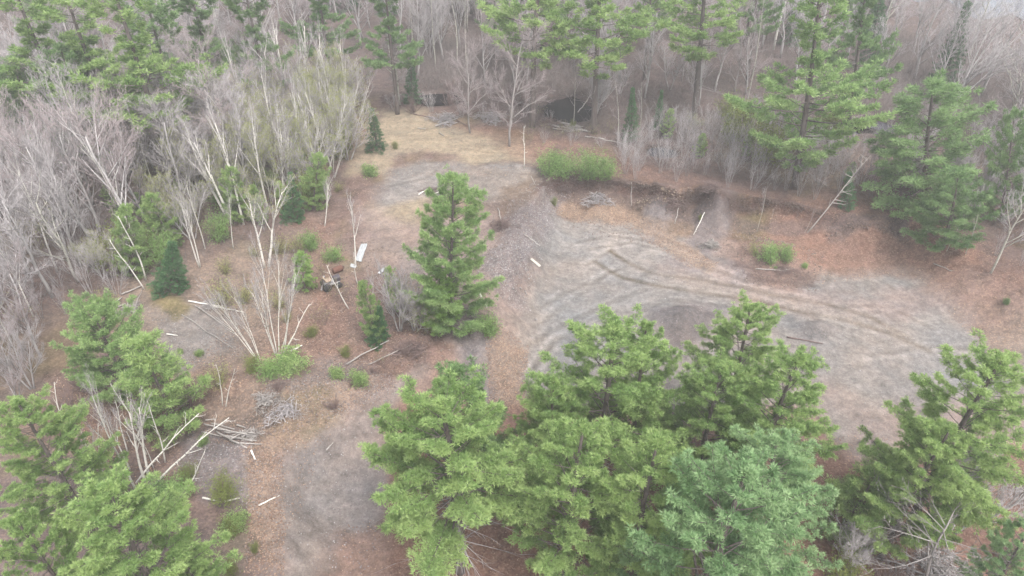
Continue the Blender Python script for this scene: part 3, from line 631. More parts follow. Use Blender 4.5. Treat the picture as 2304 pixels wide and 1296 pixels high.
def put(name, key, loc, H, label, cat, group=None, lean=(0, 0), wide=1.0, rz=None):
    parts, H0 = PROTO[key]; r = bpy.data.objects.new(name, None); C.objects.link(r); r.empty_display_size = .3
    s = H / H0; r.location = (loc[0], loc[1], loc[2] - .03); r.scale = (s * wide, s * wide, s)
    r.rotation_euler = Euler((0, 0, 0))
    Mx = Matrix.Rotation(lean[0], 3, 'Y') @ Matrix.Rotation(-lean[1], 3, 'X') @ Matrix.Rotation(random.uniform(0, 6.28) if rz is None else rz, 3, 'Z')
    r.rotation_euler = Mx.to_euler()
    for pn, me in parts: link(pn, me, None, r)
    tag(r, label, cat, group); PL.append((loc[0], loc[1], r)); return r
def bt(name, key, base, top, label, cat, group=None, wide=1.0, rz=None):
    """a plant whose foot shows at base and whose tip shows at top; it may lean sideways"""
    p = G(*base); d = ray(*top); t = p[1] / d[1]; q = np.array([d[0] * t, p[1], CAMZ + d[2] * t]); dx = q[0] - p[0]; dz = q[2] - p[2]
    return put(name, key, p, math.hypot(dx, dz), label, cat, group, (math.atan2(dx, dz), 0), wide, rz)
def tp(name, key, top, H, label, cat, group=None, wide=1.0, rz=None, lean=(0, 0)):
    return put(name, key, TOP(*top, H), H, label, cat, group, lean, wide, rz)

BIGP = 'large white pines around the pit'
# --- foreground pines
tp('pine_tree', 'open', (1010, 905), 14.0, 'big light green pine with dead grey lower branches over red needles at the bottom edge', 'pine tree', BIGP, 1.45, 1.0)
tp('pine_tree', 'dense', (1040, 838), 9.9, 'darker green pine top peeping up behind the big light green pine', 'pine tree', BIGP, 1.16)
tp('pine_tree', 'lush1', (1385, 735), 14.4, 'tall pine with pointed twin tips standing nearest the gravel floor', 'pine tree', BIGP, 1.38, 2.2)
tp('pine_tree', 'lush3', (1462, 728), 13.1, 'slimmer pine tip crowding the right side of the twin-tipped pine', 'pine tree', BIGP, 1.01)
tp('pine_tree', 'lush3', (1300, 955), 14.4, 'broad yellowish pine in the middle of the nearest pine row', 'pine tree', BIGP, 1.16, .4)
tp('pine_tree', 'lush0', (1240, 860), 11.7, 'shorter pine filling the gap left of the twin-tipped pine', 'pine tree', BIGP, 1.09)
tp('pine_tree', 'lush3', (1475, 985), 14.4, 'narrow pine just left of the bluish pine', 'pine tree', BIGP, 1.09)
tp('pine_tree', 'lush1', (1695, 690), 12.2, 'pine reaching up beside the dark gravel mound', 'pine tree', BIGP, 1.23, .9)
tp('pine_tree', 'lush0', (1790, 800), 13.5, 'bushy pine bordering the pit floor just below the mound', 'pine tree', BIGP, 1.23, 3.3)
tp('pine_tree', 'lush1', (1620, 830), 11.7, 'pine in the hollow between the twin-tipped pine and the bushy one', 'pine tree', BIGP, 1.23)
tp('pine_tree', 'lush2', (1640, 1085), 15.3, 'blue-green pine with rounded tufts nearest the viewer', 'pine tree', BIGP, 1.38, 1.7)
tp('pine_tree', 'lush2', (1780, 985), 12.6, 'greyish green pine behind the blue-green one', 'pine tree', BIGP, 1.23, 4.4)
tp('pine_tree', 'lush1', (2245, 805), 14.5, 'large pine on the right above the bare fallen branches', 'pine tree', BIGP, 1.25, 2.9)
tp('pine_tree', 'lush3', (2135, 955), 11.5, 'lower pine in front of the large right-hand pine', 'pine tree', BIGP, 1.15)
tp('pine_tree', 'young2', (1965, 1060), 6.3, 'small yellow-green pine below the narrow end of the gravel', 'pine tree', BIGP, 1.3)
tp('pine_tree', 'lush2', (2335, 1190), 9, 'bluish pine cut by the right edge of the view near the dead branches', 'pine tree', BIGP, .9)
tp('pine_tree', 'lush1', (40, 905), 11, 'big pine at the left edge above the lower-left corner', 'pine tree', BIGP, 1.15, .3)
tp('pine_tree', 'lush0', (230, 1105), 12, 'feathery pine filling the lower-left corner', 'pine tree', BIGP, 1.35, 5.1)
tp('pine_tree', 'lush3', (40, 1160), 12, 'shaded pine squeezed between the two lower-left pines', 'pine tree', BIGP, .9)
tp('pine_tree', 'lush3', (400, 1225), 7, 'low pine on the lower edge beside the feathery pine', 'pine tree', BIGP, 1.0)
tp('pine_tree', 'round', (205, 690), 8, 'rounded bright pine left of the small grey clearing', 'pine tree', BIGP, 1.0, 1.2)
tp('pine_tree', 'young2', (320, 765), 8, 'small pine hugging the rounded bright pine', 'pine tree', BIGP, 1.2)
bt('pine_tree', 'mid', (1012, 745), (1022, 400), 'lone layered pine standing in the middle of the clearing', 'pine tree', BIGP, 1.0, 2.4)
bt('pine_tree', 'young', (992, 750), (990, 615), 'yellow-green young pine at the foot of the lone layered pine', 'pine tree', 'young pines', 1.15)
bt('pine_tree', 'young2', (850, 765), (815, 640), 'pale young pine left of the bare bush by the bank', 'pine tree', 'young pines', .75)
bt('pine_tree', 'spruce', (852, 768), (852, 690), 'dark green little conifer at the foot of the pale young pine', 'conifer', 'young pines', 1.0)
bt('pine_tree', 'young2', (900, 700), (875, 605), 'pale pine between the bare bush and the lone pine', 'pine tree', 'young pines', .8)
bt('bare_shrub', 'budtree1', (935, 745), (935, 640), 'grey-green leafing bush left of the lone pine', 'shrub', 'green shrubs', 1.0)
bt('pine_tree', 'young', (684, 655), (680, 572), 'small upright bright conifer left of the scrap machine', 'conifer', 'young pines', 1.1)
bt('shrub', 'bushfresh', (1103, 750), (1105, 705), 'round green shrub below the two dropped boards', 'shrub', 'green shrubs', 1.0)
# --- conifers at the back
UP = 'tall pines beyond the clearing'
bt('pine_tree', 'wide', (1790, 425), (1850, -40), 'huge pale pine leaning right above the end of the bank', 'pine tree', UP, 1.35, .5)
bt('pine_tree', 'tall0', (1337, 300), (1352, -150), 'tall pine with a long clean trunk right of the black pool', 'pine tree', UP, 1.35, 1.4)
bt('pine_tree', 'tall0', (1197, 285), (1215, -170), 'tall pine with a grey trunk left of the black pool', 'pine tree', UP, 1.3, 3.0)
bt('pine_tree', 'dense', (2080, 465), (2085, 195), 'dense dark green pine on the right behind the red bank', 'pine tree', UP, 1.6)
bt('pine_tree', 'dense', (2125, 560), (2155, 385), 'lower dense pine just in front of the dense dark green pine', 'pine tree', UP, 1.5)
bt('pine_tree', 'dense', (2250, 500), (2290, 250), 'pine partly cut by the right edge beside the bare trees', 'pine tree', UP, .7)
bt('pine_tree', 'tall1', (1905, 330), (1960, -120), 'dark pine rising behind the huge pale pine', 'pine tree', UP, .9)
bt('pine_tree', 'tall0', (1560, 260), (1600, -160), 'pine with drooping plates between the long-trunked pine and the huge one', 'pine tree', UP, 1.3)
bt('pine_tree', 'tall0', (1450, 180), (1475, -150), 'pine standing well back behind the long-trunked pine', 'pine tree', UP, .9)
bt('pine_tree', 'tall1', (1250, 150), (1262, -160), 'dark pine deep behind the black pool', 'pine tree', UP, .9)
bt('pine_tree', 'tall1', (1110, 160), (1115, -150), 'dark pine deep in the wood behind the straw grass', 'pine tree', UP, .8)
bt('pine_tree', 'tall1', (1680, 190), (1720, -160), 'dark pine deep behind the huge pale pine', 'pine tree', UP, .9)
bt('pine_tree', 'fir', (925, 232), (925, 130), 'dark pointed fir at the top of the straw grass', 'fir tree', 'small dark firs', 1.15)
bt('pine_tree', 'fir', (848, 338), (838, 245), 'dark fir at the left rim of the straw grass', 'fir tree', 'small dark firs', 1.3)
bt('pine_tree', 'spruce', (385, 655), (385, 545), 'very dark spreading spruce above the small grey clearing', 'spruce tree', 'small dark firs', 1.15)
bt('pine_tree', 'fir', (1418, 315), (1424, 200), 'slim dark fir right of the long-trunked pine', 'fir tree', 'small dark firs', .9)
bt('pine_tree', 'fir', (1478, 290), (1488, 205), 'second slim fir, beyond the first by the long-trunked pine', 'fir tree', 'small dark firs', .9)
bt('pine_tree', 'fir', (1955, 160), (1985, -30), 'dark spruce in front of the pale water', 'spruce tree', 'small dark firs', 1.1)
bt('pine_tree', 'fir', (1905, 470), (1912, 390), 'low dark fir at the top of the red bank', 'fir tree', 'small dark firs', 1.2)
bt('pine_tree', 'young2', (300, 620), (285, 470), 'pale soft pine behind the two crooked birches', 'pine tree', 'young pines', .9)
bt('pine_tree', 'young2', (385, 560), (340, 440), 'dull green pine behind the very dark spruce', 'pine tree', 'young pines', 1.0)
bt('pine_tree', 'young2', (705, 470), (715, 350), 'green young pine in the birch grove by the clearing', 'pine tree', 'young pines', 1.0)
bt('pine_tree', 'spruce', (660, 495), (655, 390), 'dark young conifer low in the birch grove', 'conifer', 'young pines', .9)
bt('pine_tree', 'young2', (540, 500), (520, 380), 'dull young pine low among the white birches', 'pine tree', 'young pines', 1.0)
for (u, v, h, k, wd, lb) in [(30, -40, 19, 'tall0', 1.2, 'outermost pine of the upper-left pine stand'), (150, -10, 18, 'tall0', 1.2, 'second pine of the upper-left pine stand'),
        (255, -30, 20, 'tall0', 1.1, 'pine with bare lower limbs in the upper-left stand'), (120, 110, 13, 'dense', 1.0, 'short dense pine in front of the upper-left stand'), (330, 10, 16, 'tall1', 1.0, 'dark pine at the inner end of the upper-left stand'),
        (230, 120, 11, 'tall0', 1.1, 'short open pine below the upper-left stand'), (20, 130, 12, 'dense', .9, 'dense pine touching the left edge in the upper-left stand'),
        (420, -60, 18, 'tall1', 1.0, 'dark pine behind the twin white birches'), (545, -60, 18, 'tall1', .9, 'dark pine right of the twin white birches'), (860, -80, 18, 'tall1', .9, 'dark pine deep behind the grey maples'),
        (700, -120, 19, 'tall1', .9, 'dark pine furthest back behind the tall birch fan')]:
    tp('pine_tree', k, (u, v), h, lb, 'pine tree', 'pines of the upper-left stand', wd * 1.35)
# --- white birches (foot, tip)
BI = 'white birches left of the clearing'
for (b, t, k, lb, wd) in [
    ((522, 500), (405, 225), 'birch1', 'large white birch leaning left, tallest of the grove', 1.0), ((548, 505), (478, 260), 'birch0', 'white birch standing right of the large leaning one', .9),
    ((605, 480), (560, 250), 'birch0', 'slim birch with a brushy head in the grove', .9), ((640, 450), (640, 235), 'birch1', 'forked white birch in the middle of the grove', .8),
    ((672, 425), (665, 200), 'birch0', 'straight white birch with wavy stem in the grove', .7), ((695, 420), (735, 230), 'birch1', 'white birch bending right at its fork', .8),
    ((730, 508), (735, 375), 'birch1', 'small white birch on the red slope edge', .7), ((738, 395), (765, 215), 'birch0', 'thin white birch right of the wavy stems', .6),
    ((780, 330), (798, 165), 'birch0', 'tall thin birch beside the rim of the straw grass', .5), ((792, 325), (825, 170), 'birch0', 'leaning thin birch nearest the straw grass', .5),
    ((752, 400), (775, 305), 'birch1', 'short forked birch by the dirt rim', .7), ((650, 300), (585, 60), 'birch2', 'fan of white birches high above the grove', 1.0),
    ((690, 270), (695, 40), 'birch2', 'upper fan of white birches beside the grey maples', .9), ((505, 145), (440, -90), 'birch1', 'twin white birch trunks in front of the upper pines', .9),
    ((450, 600), (405, 405), 'birch1', 'pair of white birches right of the very dark spruce', .7), ((462, 560), (430, 400), 'birch0', 'thin birch behind the pair by the very dark spruce', .6),
    ((600, 600), (580, 385), 'birch5', 'leafing birch pair with yellow-green haze above the clearing', 1.1), ((325, 650), (250, 525), 'snag', 'crooked birch on the left of the grey clearing', 1.0),
    ((328, 630), (280, 465), 'snag', 'straighter birch just behind the crooked one', 1.0), ((525, 560), (505, 430), 'birch0', 'slender grey-white birch on the brown slope', .6),
    ((583, 812), (480, 640), 'birch4', 'left-leaning birch clump over the grey clearing', .6), ((625, 800), (600, 575), 'birch4', 'many-stemmed white birch clump in the centre left', .65),
    ((635, 800), (710, 685), 'snag', 'bare birch stem leaning right out of the big clump', 1.0), ((640, 795), (650, 590), 'birch0', 'upright stem right of the big birch clump', .6),
    ((75, 712), (-10, 545), 'birch0', 'thick pale trunk leaning out at the left edge', .8), ((500, 912), (485, 800), 'snag', 'thin white sapling on the log mound', .8),
    ((508, 914), (520, 815), 'snag', 'second thin sapling on the log mound', .8),
    ((305, 1100), (205, 850), 'birch0', 'long bare birch bending left in the lower-left thicket', .6), ((333, 1085), (300, 855), 'birch1', 'white birch stems behind the lower-left pines', .8),
    ((345, 1095), (515, 935), 'snag', 'white birch leaning far right across the log heap', .8), ((308, 1085), (450, 930), 'snag', 'bowed birch arching right toward the mound', .8),
    ((240, 1095), (215, 950), 'snag', 'thin upright stem among the lower-left birches', .8), ((415, 1105), (480, 1015), 'snag', 'broken white stem leaning right on the grey slope', 1.0),
    ((150, 990), (125, 855), 'snag', 'thin pale stem left of the lower-left birches', .8), ((372, 1040), (350, 900), 'snag', 'slim white stem right of the lower-left birches', .8),
    ((800, 600), (795, 455), 'birch0', 'grey birch standing over the white tarp', .8), ((805, 640), (785, 560), 'snag', 'crooked white stem below the white tarp', .9),
    ((785, 695), (735, 590), 'snag', 'white birch leaning left over the scrap machine', 1.0), ((838, 665), (838, 600), 'snag', 'short pale stem right of the tarp', .8),
    ((1180, 378), (1186, 278), 'snag', 'lone thin birch on the upper clearing', 1.0)]:
    bt('birch_tree', k, b, t, lb, 'birch tree', BI, wd)
for u_, v_, h_, k_, lb_ in [(1560, 300, 2.6, 'budtree1', 'yellowish leafing shrub right of the slim firs'), (1500, 310, 3.5, 'young2', 'little soft pine right of the slim firs')]:
    put('leafing_tree' if k_ == 'budtree1' else 'pine_tree', k_, G(u_, v_), h_, lb_, 'young tree', 'young growth behind the brush')
bt('bare_tree', 'snag1', (1818, 522), (1985, 340), 'long bare pale trunk leaning right over the red bank', 'dead tree', None, .6)
bt('bare_tree', 'slim', (1703, 520), (1735, 400), 'thin pole-like trunk at the foot of the bank', 'dead tree', 'thin poles on the bank', .7)
bt('bare_tree', 'slim', (1810, 524), (1840, 465), 'short leaning pole on the red bank', 'dead tree', 'thin poles on the bank', .6)
bt('bare_tree', 'slim', (1732, 503), (1746, 462), 'shortest pole on the bank', 'dead tree', 'thin poles on the bank', .6)
bt('bare_tree', 'hard3', (2228, 615), (2320, 380), 'big pale bare tree leaning right at the right edge', 'bare tree', 'bare trees right of the pit', .9)
bt('bare_tree', 'slim', (2130, 565), (2200, 420), 'thin bare trunk in front of the dense pine', 'bare tree', 'bare trees right of the pit', .9)
bt('bare_tree', 'slim', (2172, 572), (2230, 400), 'second thin bare trunk beside the dense pine', 'bare tree', 'bare trees right of the pit', .9)
for (b, t, k, lb) in [((1058, 300), (1045, 95), 'maple', 'big reddish-grey bare maple standing on the straw grass'), ((1147, 330), (1160, 60), 'maple', 'second big bare maple near the straw grass'),
                      ((1290, 290), (1300, 130), 'slim', 'thin grey trunk at the rim of the black pool'), ((1390, 320), (1395, 165), 'slim', 'pale slender trunk beside the slim dark fir'),
                      ((1437, 310), (1452, 175), 'slim', 'pale slender trunk between the two slim firs'), ((900, 235), (870, 60), 'hard3', 'grey bare tree behind the dark pointed fir'),
                      ((900, 745), (905, 600), 'hard2', 'grey bare bushy tree between the young pines'), ((590, 300), (555, 95), 'hard1', 'pale purple-grey bare tree above the birch grove'),
                      ((940, 180), (965, -30), 'hard4', 'broad grey bare tree behind the two maples')]:
    bt('bare_tree', k, b, t, lb, 'bare tree', 'bare trees around the straw grass')
tp('bare_tree', 'spokes', (2165, 1185), 8.0, 'dead grey tree with branches spreading like spokes at the lower right', 'dead tree', None, 1.3)
tp('bare_tree', 'hard2', (2260, 1000), 8, 'leafless tangle of branches under the large right-hand pine', 'bare tree', 'bare trees in the lower right', 1.1)
tp('bare_tree', 'hard2', (1955, 1165), 5, 'leafless bush right of the blue-green pine', 'bare tree', 'bare trees in the lower right', 1.0)

# --- shrubs
SH = 'green shrubs'
for (b, t, k, lb, wd) in [
    ((1235, 395), (1235, 330), 'bushtall', 'fresh green shrub at the left end of the hedge above the bank', 1.1), ((1275, 398), (1270, 335), 'bushtall', 'second shrub of the fresh hedge above the bank', 1.0),
    ((1325, 398), (1322, 328), 'bushtall', 'brightest shrub of the hedge above the bank', 1.1), ((1366, 404), (1366, 345), 'bushtall', 'last shrub at the right end of the hedge above the bank', .9),
    ((1735, 590), (1738, 535), 'bushfresh', 'light green shrub on the mound below the poles', 1.4), ((1765, 585), (1768, 540), 'bushfresh', 'duller shrub right of the light green one', 1.2), ((1700, 575), (1700, 525), 'bushsparse', 'sparse shrub left of the light green one', 1.0),
    ((1812, 603), (1812, 588), 'bushgreen', 'tiny green tuft right of the shrub mound', 1.0), ((1745, 605), (1745, 596), 'bushgreen', 'tiny low tuft under the shrub mound', 1.0),
    ((610, 850), (612, 800), 'bushfresh', 'spreading green shrub at the foot of the birch clump', 1.6), ((645, 835), (650, 795), 'bushgreen', 'green shrub right of the birch clump foot', 2.2),
    ((570, 835), (560, 790), 'busholive', 'dull shrub left of the birch clump foot', 1.3), ((808, 862), (808, 828), 'bushgreen', 'little round shrub on the stony bank', 1.3), ((757, 850), (757, 822), 'bushgreen', 'smaller round shrub left of the one on the stony bank', 1.2),
    ((505, 1125), (510, 1062), 'busholive', 'olive green shrub on the grey slope', 1.3), ((520, 1200), (520, 1155), 'busholive', 'dull shrub below the olive one on the slope', 1.1),
    ((340, 1130), (340, 1070), 'bushdark', 'dark green shrub below the white birches', 1.2), ((390, 1120), (385, 1060), 'bushfresh', 'bright low shrub at the birch feet', 1.4), ((420, 1080), (425, 1040), 'busholive', 'yellowish shrub between the birches and the slope', 1.2),
    ((1900, 1130), (1898, 1080), 'bushdark', 'deep green shrub under the greyish pine', 1.3), ((700, 560), (700, 505), 'bushfresh', 'green shrub on the red slope', 1.2), ((745, 585), (755, 540), 'bushfresh', 'green shrub above the scrap machine', 1.3),
    ((700, 755), (700, 725), 'busholive', 'olive shrub on the leafy ground beside the clump', 1.4), ((775, 800), (775, 772), 'busholive', 'dull low shrub on the leafy path', 1.3), ((830, 395), (832, 365), 'bushgreen', 'small green shrub by the dirt rim', 1.4),
    ((890, 335), (890, 310), 'busholive', 'olive shrub right of the dark fir', 1.0), ((447, 800), (447, 782), 'bushgreen', 'small green tuft on the grey clearing', 1.0), ((405, 795), (405, 780), 'bushgreen', 'fainter tuft on the grey clearing', .9),
    ((452, 860), (452, 842), 'bushgreen', 'low tuft below the grey clearing', 1.0), ((1247, 462), (1247, 435), 'busholive', 'dark low shrub on the grey slope of the bank', .8), ((1575, 495), (1575, 478), 'busholive', 'uprooted green clump hanging on the bank', .8),
    ((2265, 685), (2265, 662), 'bushdark', 'dark low shrub right of the pit', .7), ((520, 1290), (520, 1250), 'busholive', 'dull shrub on the lower edge left of the gravel', 1.0), ((570, 1240), (572, 1215), 'busholive', 'small grey-green shrub beside the gravel', .9),
    ((1975, 1000), (1975, 985), 'bushgreen', 'low tuft at the narrow end of the gravel', 1.0), ((1940, 1000), (1940, 990), 'bushgreen', 'second low tuft at the narrow end of the gravel', 1.0), ((490, 870), (490, 800), 'bushsparse', 'sparse yellowish shrub above the log mound', 1.2),
    ((230, 700), (225, 640), 'bushsparse', 'sparse yellowish shrub behind the rounded bright pine', 1.5), ((500, 690), (500, 600), 'bushsparse', 'tall sparse yellow-green shrub by the grey clearing', 1.2), ((545, 680), (545, 610), 'bushsparse', 'sparse shrub behind the left-leaning clump', 1.2),
    ((520, 1190), (525, 1150), 'bushgreen', 'small shrub at the slope foot', 1.2), ((760, 430), (760, 390), 'bushsparse', 'pale shrub on the dirt rim', 1.3), ((620, 570), (625, 510), 'bushsparse', 'pale shrub at the foot of the leafing birch', 1.4),
    ((455, 1000), (455, 975), 'bushgreen', 'tuft left of the log heap', .9), ((1290, 290), (1290, 262), 'busholive', 'olive shrub in front of the black pool', .9), ((1580, 330), (1580, 300), 'busholive', 'dull shrub in the brush behind the bank', 1.1)]:
    bt('shrub', k, b, (t[0], t[1] if 'hedge' in lb else t[1] * .75 + b[1] * .25), lb, 'shrub', SH, wd * (1.15 if 'hedge' in lb else .75))

for u, v, k, h, wd, lb in [(1345, 452, 'pile1', .8, 1.1, 'tangled root heap under the hedge bank'), (1515, 462, 'pile0', .9, 1.1, 'dark root tangle hanging on the middle of the bank'), (1600, 440, 'pile0', .6, 1.1, 'roots matted along the crest above the grey scoop'),
        (1125, 515, 'pile0', 1.0, 1.0, 'dark stump roots on the gravel bank'), (1265, 425, 'pile0', .5, .9, 'small root tangle at the left end of the bank'), (1600, 555, 'pile2', .6, 1.2, 'bleached brush at the foot of the bank'),
        (640, 925, 'pile1', .45, .95, 'reddish brush heap on the log mound'), (600, 905, 'pile2', .6, 1.2, 'grey twig heap left of the reddish brush heap'), (1000, 272, 'pile1', .8, 1.6, 'grey brush pile at the top of the straw grass'), (880, 228, 'pile0', .9, 1.6, 'brown branch pile left of the dark pointed fir'),
        (1105, 268, 'pile1', .8, 1.4, 'brush pile between the two big maples'), (1235, 283, 'pile0', 1.0, 1.5, 'brown branches left of the pool log pile'), (1290, 292, 'pile2', .6, 1.7, 'grey branches under the pool logs'), (970, 432, 'pile0', .5, .9, 'dark scrap brush behind the lone pine tip'),
        (930, 785, 'pile0', .6, 1.3, 'brown branches on the slope below the young pines'), (1060, 742, 'pile0', .35, .6, 'little dark twig heap at the dirt fan'), (2100, 1290, 'pile1', .8, 1.6, 'leafless slash under the dead spoke-branched tree'), (1985, 1050, 'pile0', .6, .8, 'dark stump roots below the narrow end of the gravel'),
        (470, 690, 'pile2', .4, 1.2, 'pale branches at the top of the grey clearing'), (290, 700, 'pile2', .4, 1.4, 'pale branches left of the moss patch'), (1760, 607, 'pile0', .35, .9, 'brown brush along the foot of the shrub mound'), (560, 985, 'pile2', .4, 1.0, 'bleached sticks under the pale log heap')]:
    put('brush_pile', k, G(u, v), h, lb, 'brush pile', 'brush piles', (0, 0), wd * {'pile0': .8, 'pile1': .7, 'pile2': .6}[k] / h)

# ------------------------------------------------------------------ fill woods
LM = [('black pool', 1275, 250), ('dark pointed fir', 925, 232), ('small black pool', 985, 222), ('twin white birch trunks', 505, 150), ('fan of white birches', 650, 300), ('red-budded maples', 50, 280), ('very dark spruce', 385, 655),
      ('left edge of the view', 0, 430), ('crooked birch', 325, 650), ('huge pale pine', 1765, 440), ('pale water', 2050, 60), ('dense dark green pine', 2075, 470), ('hedge of fresh shrubs', 1300, 398), ('upper-left pine stand', 200, 200),
      ('big reddish maple', 1058, 300), ('long-trunked pine', 1337, 300), ('rounded bright pine', 200, 850), ('large leaning birch', 520, 495), ('dark fir on the straw rim', 848, 338), ('slim dark firs', 1450, 300), ('wood edge at the right', 2290, 400), ('puddle', 1870, 292)]
LMP = [(nm, at_z(u, v, 2.4)) for nm, u, v in LM]
_o = 'first second third fourth fifth sixth seventh eighth ninth tenth eleventh twelfth thirteenth fourteenth fifteenth sixteenth seventeenth eighteenth nineteenth'.split()
ORD = ['nearest'] + [q + ' nearest' for q in _o[1:]] + ['twentieth nearest'] + [f'twenty-{q} nearest' for q in _o[:9]] + ['thirtieth nearest'] + [f'thirty-{q} nearest' for q in _o[:9]] + ['fortieth nearest'] + [f'forty-{q} nearest' for q in _o[:9]]
pend = []
def fill(poly, n_, keys, hs, name, look, cat, group, mind=2.6, z=2.4, clear=1.8, wide=(.85, 1.1), leanx=0.0):
    P = np.array(Z(poly, z)) if not isinstance(poly[0], np.ndarray) else np.array(poly); lo = P.min(0); hi = P.max(0); got = []; tries = 0
    own = [(a, b) for a, b, _ in PL]
    while len(got) < n_ and tries < 6000:
        tries += 1; p = lo + (hi - lo) * R.random(2)
        if poly_sd(np.array([p[0]]), np.array([p[1]]), P)[0] < 0: continue
        if any((p[0] - g[0]) ** 2 + (p[1] - g[1]) ** 2 < mind ** 2 for g in got): continue
        if any((p[0] - g[0]) ** 2 + (p[1] - g[1]) ** 2 < clear ** 2 for g in own): continue
        if any(((p[0] - q[0]) / q[2]) ** 2 + ((p[1] - q[1]) / q[3]) ** 2 < 1.1 for q in POOLS.values()): continue
        if poly_sd(np.array([p[0]]), np.array([p[1]]), LAKE)[0] > -1: continue
        got.append(p)
    for p in got:
        H = R.uniform(*hs); k = keys[R.integers(0, len(keys))]
        r = put(name, k, (p[0], p[1], H_at(*p)), H, 'x', cat, group, (R.normal(leanx, .05), R.normal(0, .05)), R.uniform(*wide))
        dl = [math.hypot(p[0] - q[1][0], p[1] - q[1][1]) for q in LMP]; j = int(np.argmin(dl)); q = LMP[j][1]
        ax, ay = p - q; rel = ('beyond' if ay > 0 else 'in front of') if abs(ay) > abs(ax) else ('right of' if ax > 0 else 'left of')
        pend.append(((look, LMP[j][0], rel), dl[j], r))

HG = ['maple', 'hard5', 'hard0', 'hard5', 'hard1', 'hard2', 'hard1', 'hard4', 'hard3']
fill([(-300, 120), (60, 200), (300, 190), (480, 170), (620, 250), (700, 330), (640, 420), (500, 480), (380, 540), (260, 620), (120, 680), (-60, 720), (-300, 700)], 150, HG, (8.5, 12.5), 'bare_tree', 'grey bare hardwood', 'bare tree', 'grey hardwoods in the left wood', 1.9, clear=1.2, wide=(1.0, 1.4))
fill([(-200, 640), (0, 660), (100, 800), (60, 960), (-200, 1000)], 20, HG, (5.5, 9), 'bare_tree', 'brown-grey bare hardwood', 'bare tree', 'grey hardwoods in the left wood', 2.6, clear=1.5)
fill([(300, -60), (900, -80), (900, 150), (830, 210), (700, 250), (560, 200), (400, 150)], 54, HG, (9, 13), 'bare_tree', 'tall grey bare hardwood', 'bare tree', 'grey hardwoods in the upper wood', 2.8, wide=(1.0, 1.35))
fill([(900, -100), (1700, -100), (1720, 60), (1650, 230), (1480, 270), (1350, 190), (1100, 190), (960, 150)], 58, HG + ['slim', 'slim'], (9, 14), 'bare_tree', 'tall thin bare hardwood', 'bare tree', 'grey hardwoods in the upper wood', 3.4)
fill([(1700, -100), (1950, -60), (2100, 80), (2350, 230), (2700, 330), (2500, 560), (2260, 470), (2180, 300), (2000, 200), (1850, 200), (1700, 200)], 66, ['hard1', 'hard3', 'hard4', 'hard1', 'maple'], (10, 14), 'bare_tree', 'pale lavender-grey bare hardwood', 'bare tree', 'grey hardwoods in the upper-right wood', 2.8, wide=(1.1, 1.5))
fill([(2260, 400), (2600, 420), (2700, 620), (2300, 600)], 8, ['hard1', 'hard3'], (8, 12), 'bare_tree', 'pale bare hardwood', 'bare tree', 'grey hardwoods in the upper-right wood', 3.0)
fill([(-200, 180), (60, 190), (110, 280), (60, 320), (-200, 330)], 6, ['redmaple'], (7, 9), 'bare_tree', 'purple-red budding maple', 'maple tree', 'red-budded maples', 2.5)
fill([(1120, 120), (1450, 150), (1650, 260), (1800, 330), (1600, 350), (1250, 240), (1050, 200)], 12, ['redmaple', 'hard2'], (4, 7), 'bare_tree', 'low reddish bare tree', 'maple tree', 'low reddish trees behind the clearing', 2.5)
fill([(380, 360), (480, 300), (740, 240), (800, 280), (790, 380), (700, 460), (560, 520), (440, 470)], 44, ['budtree', 'budtree1', 'budtree'], (5, 9), 'leafing_tree', 'yellow-green leafing tree', 'young tree', 'leafing trees in the birch grove', 2.4, clear=1.0)
fill([(440, 330), (560, 250), (740, 240), (800, 300), (760, 400), (600, 470), (500, 440)], 26, ['birch0', 'birch1', 'birch0', 'birch3'], (8, 12), 'birch_tree', 'slender white birch', 'birch tree', BI, 1.6, clear=.8, wide=(.6, .9))
fill([(60, 330), (440, 330), (500, 460), (300, 600), (60, 640)], 16, ['birch0', 'birch1', 'slim'], (8, 12), 'birch_tree', 'pale thin birch', 'birch tree', BI, 2.5, clear=1.0, wide=(.6, .9))
fill([(860, -150), (1800, -150), (1950, 20), (1900, 300), (1500, 270), (1300, 170), (900, 170)], 48, ['slim', 'hard4', 'slim', 'birch0'], (13, 18), 'poplar_tree', 'tall slender grey poplar', 'poplar tree', 'tall poplars of the upper wood', 3.0, clear=1.2, wide=(.8, 1.1))
fill([(900, -120), (1850, -120), (1880, 60), (1780, 260), (1500, 250), (1250, 190), (1000, 190)], 46, ['maple', 'hard2', 'hard4', 'hard5'], (8, 13), 'maple_tree', 'twiggy bare maple', 'maple tree', 'bare maples of the upper wood', 2.8, clear=1.4, wide=(1.0, 1.4))
fill([(860, -150), (1900, -150), (1850, 100), (900, 110)], 10, ['tall0', 'tall1', 'wide'], (16, 21), 'pine_tree', 'tall back-row pine', 'pine tree', 'dark pines of the upper wood', 5, clear=3)
fill([(860, 60), (1350, 80), (1340, 200), (1000, 190), (870, 170)], 14, ['maple', 'hard4', 'slim'], (9, 14), 'maple_tree', 'dense bare maple', 'maple tree', 'bare maples of the upper wood', 2.4, clear=1.2, wide=(1.0, 1.3))
fill([(860, -40), (1850, -40), (1800, 150), (1450, 150), (880, 120)], 12, ['tall1', 'dense', 'wide'], (12, 17), 'pine_tree', 'second-row dark pine', 'pine tree', 'dark pines of the upper wood', 4.5, clear=2.5)
fill([(-300, -200), (860, -150), (840, 130), (500, 160), (300, 120), (-300, 120)], 26, ['slim', 'hard4', 'hard1'], (12, 17), 'poplar_tree', 'tall bare poplar', 'poplar tree', 'tall poplars of the upper wood', 3.0, clear=1.2, wide=(.8, 1.1))
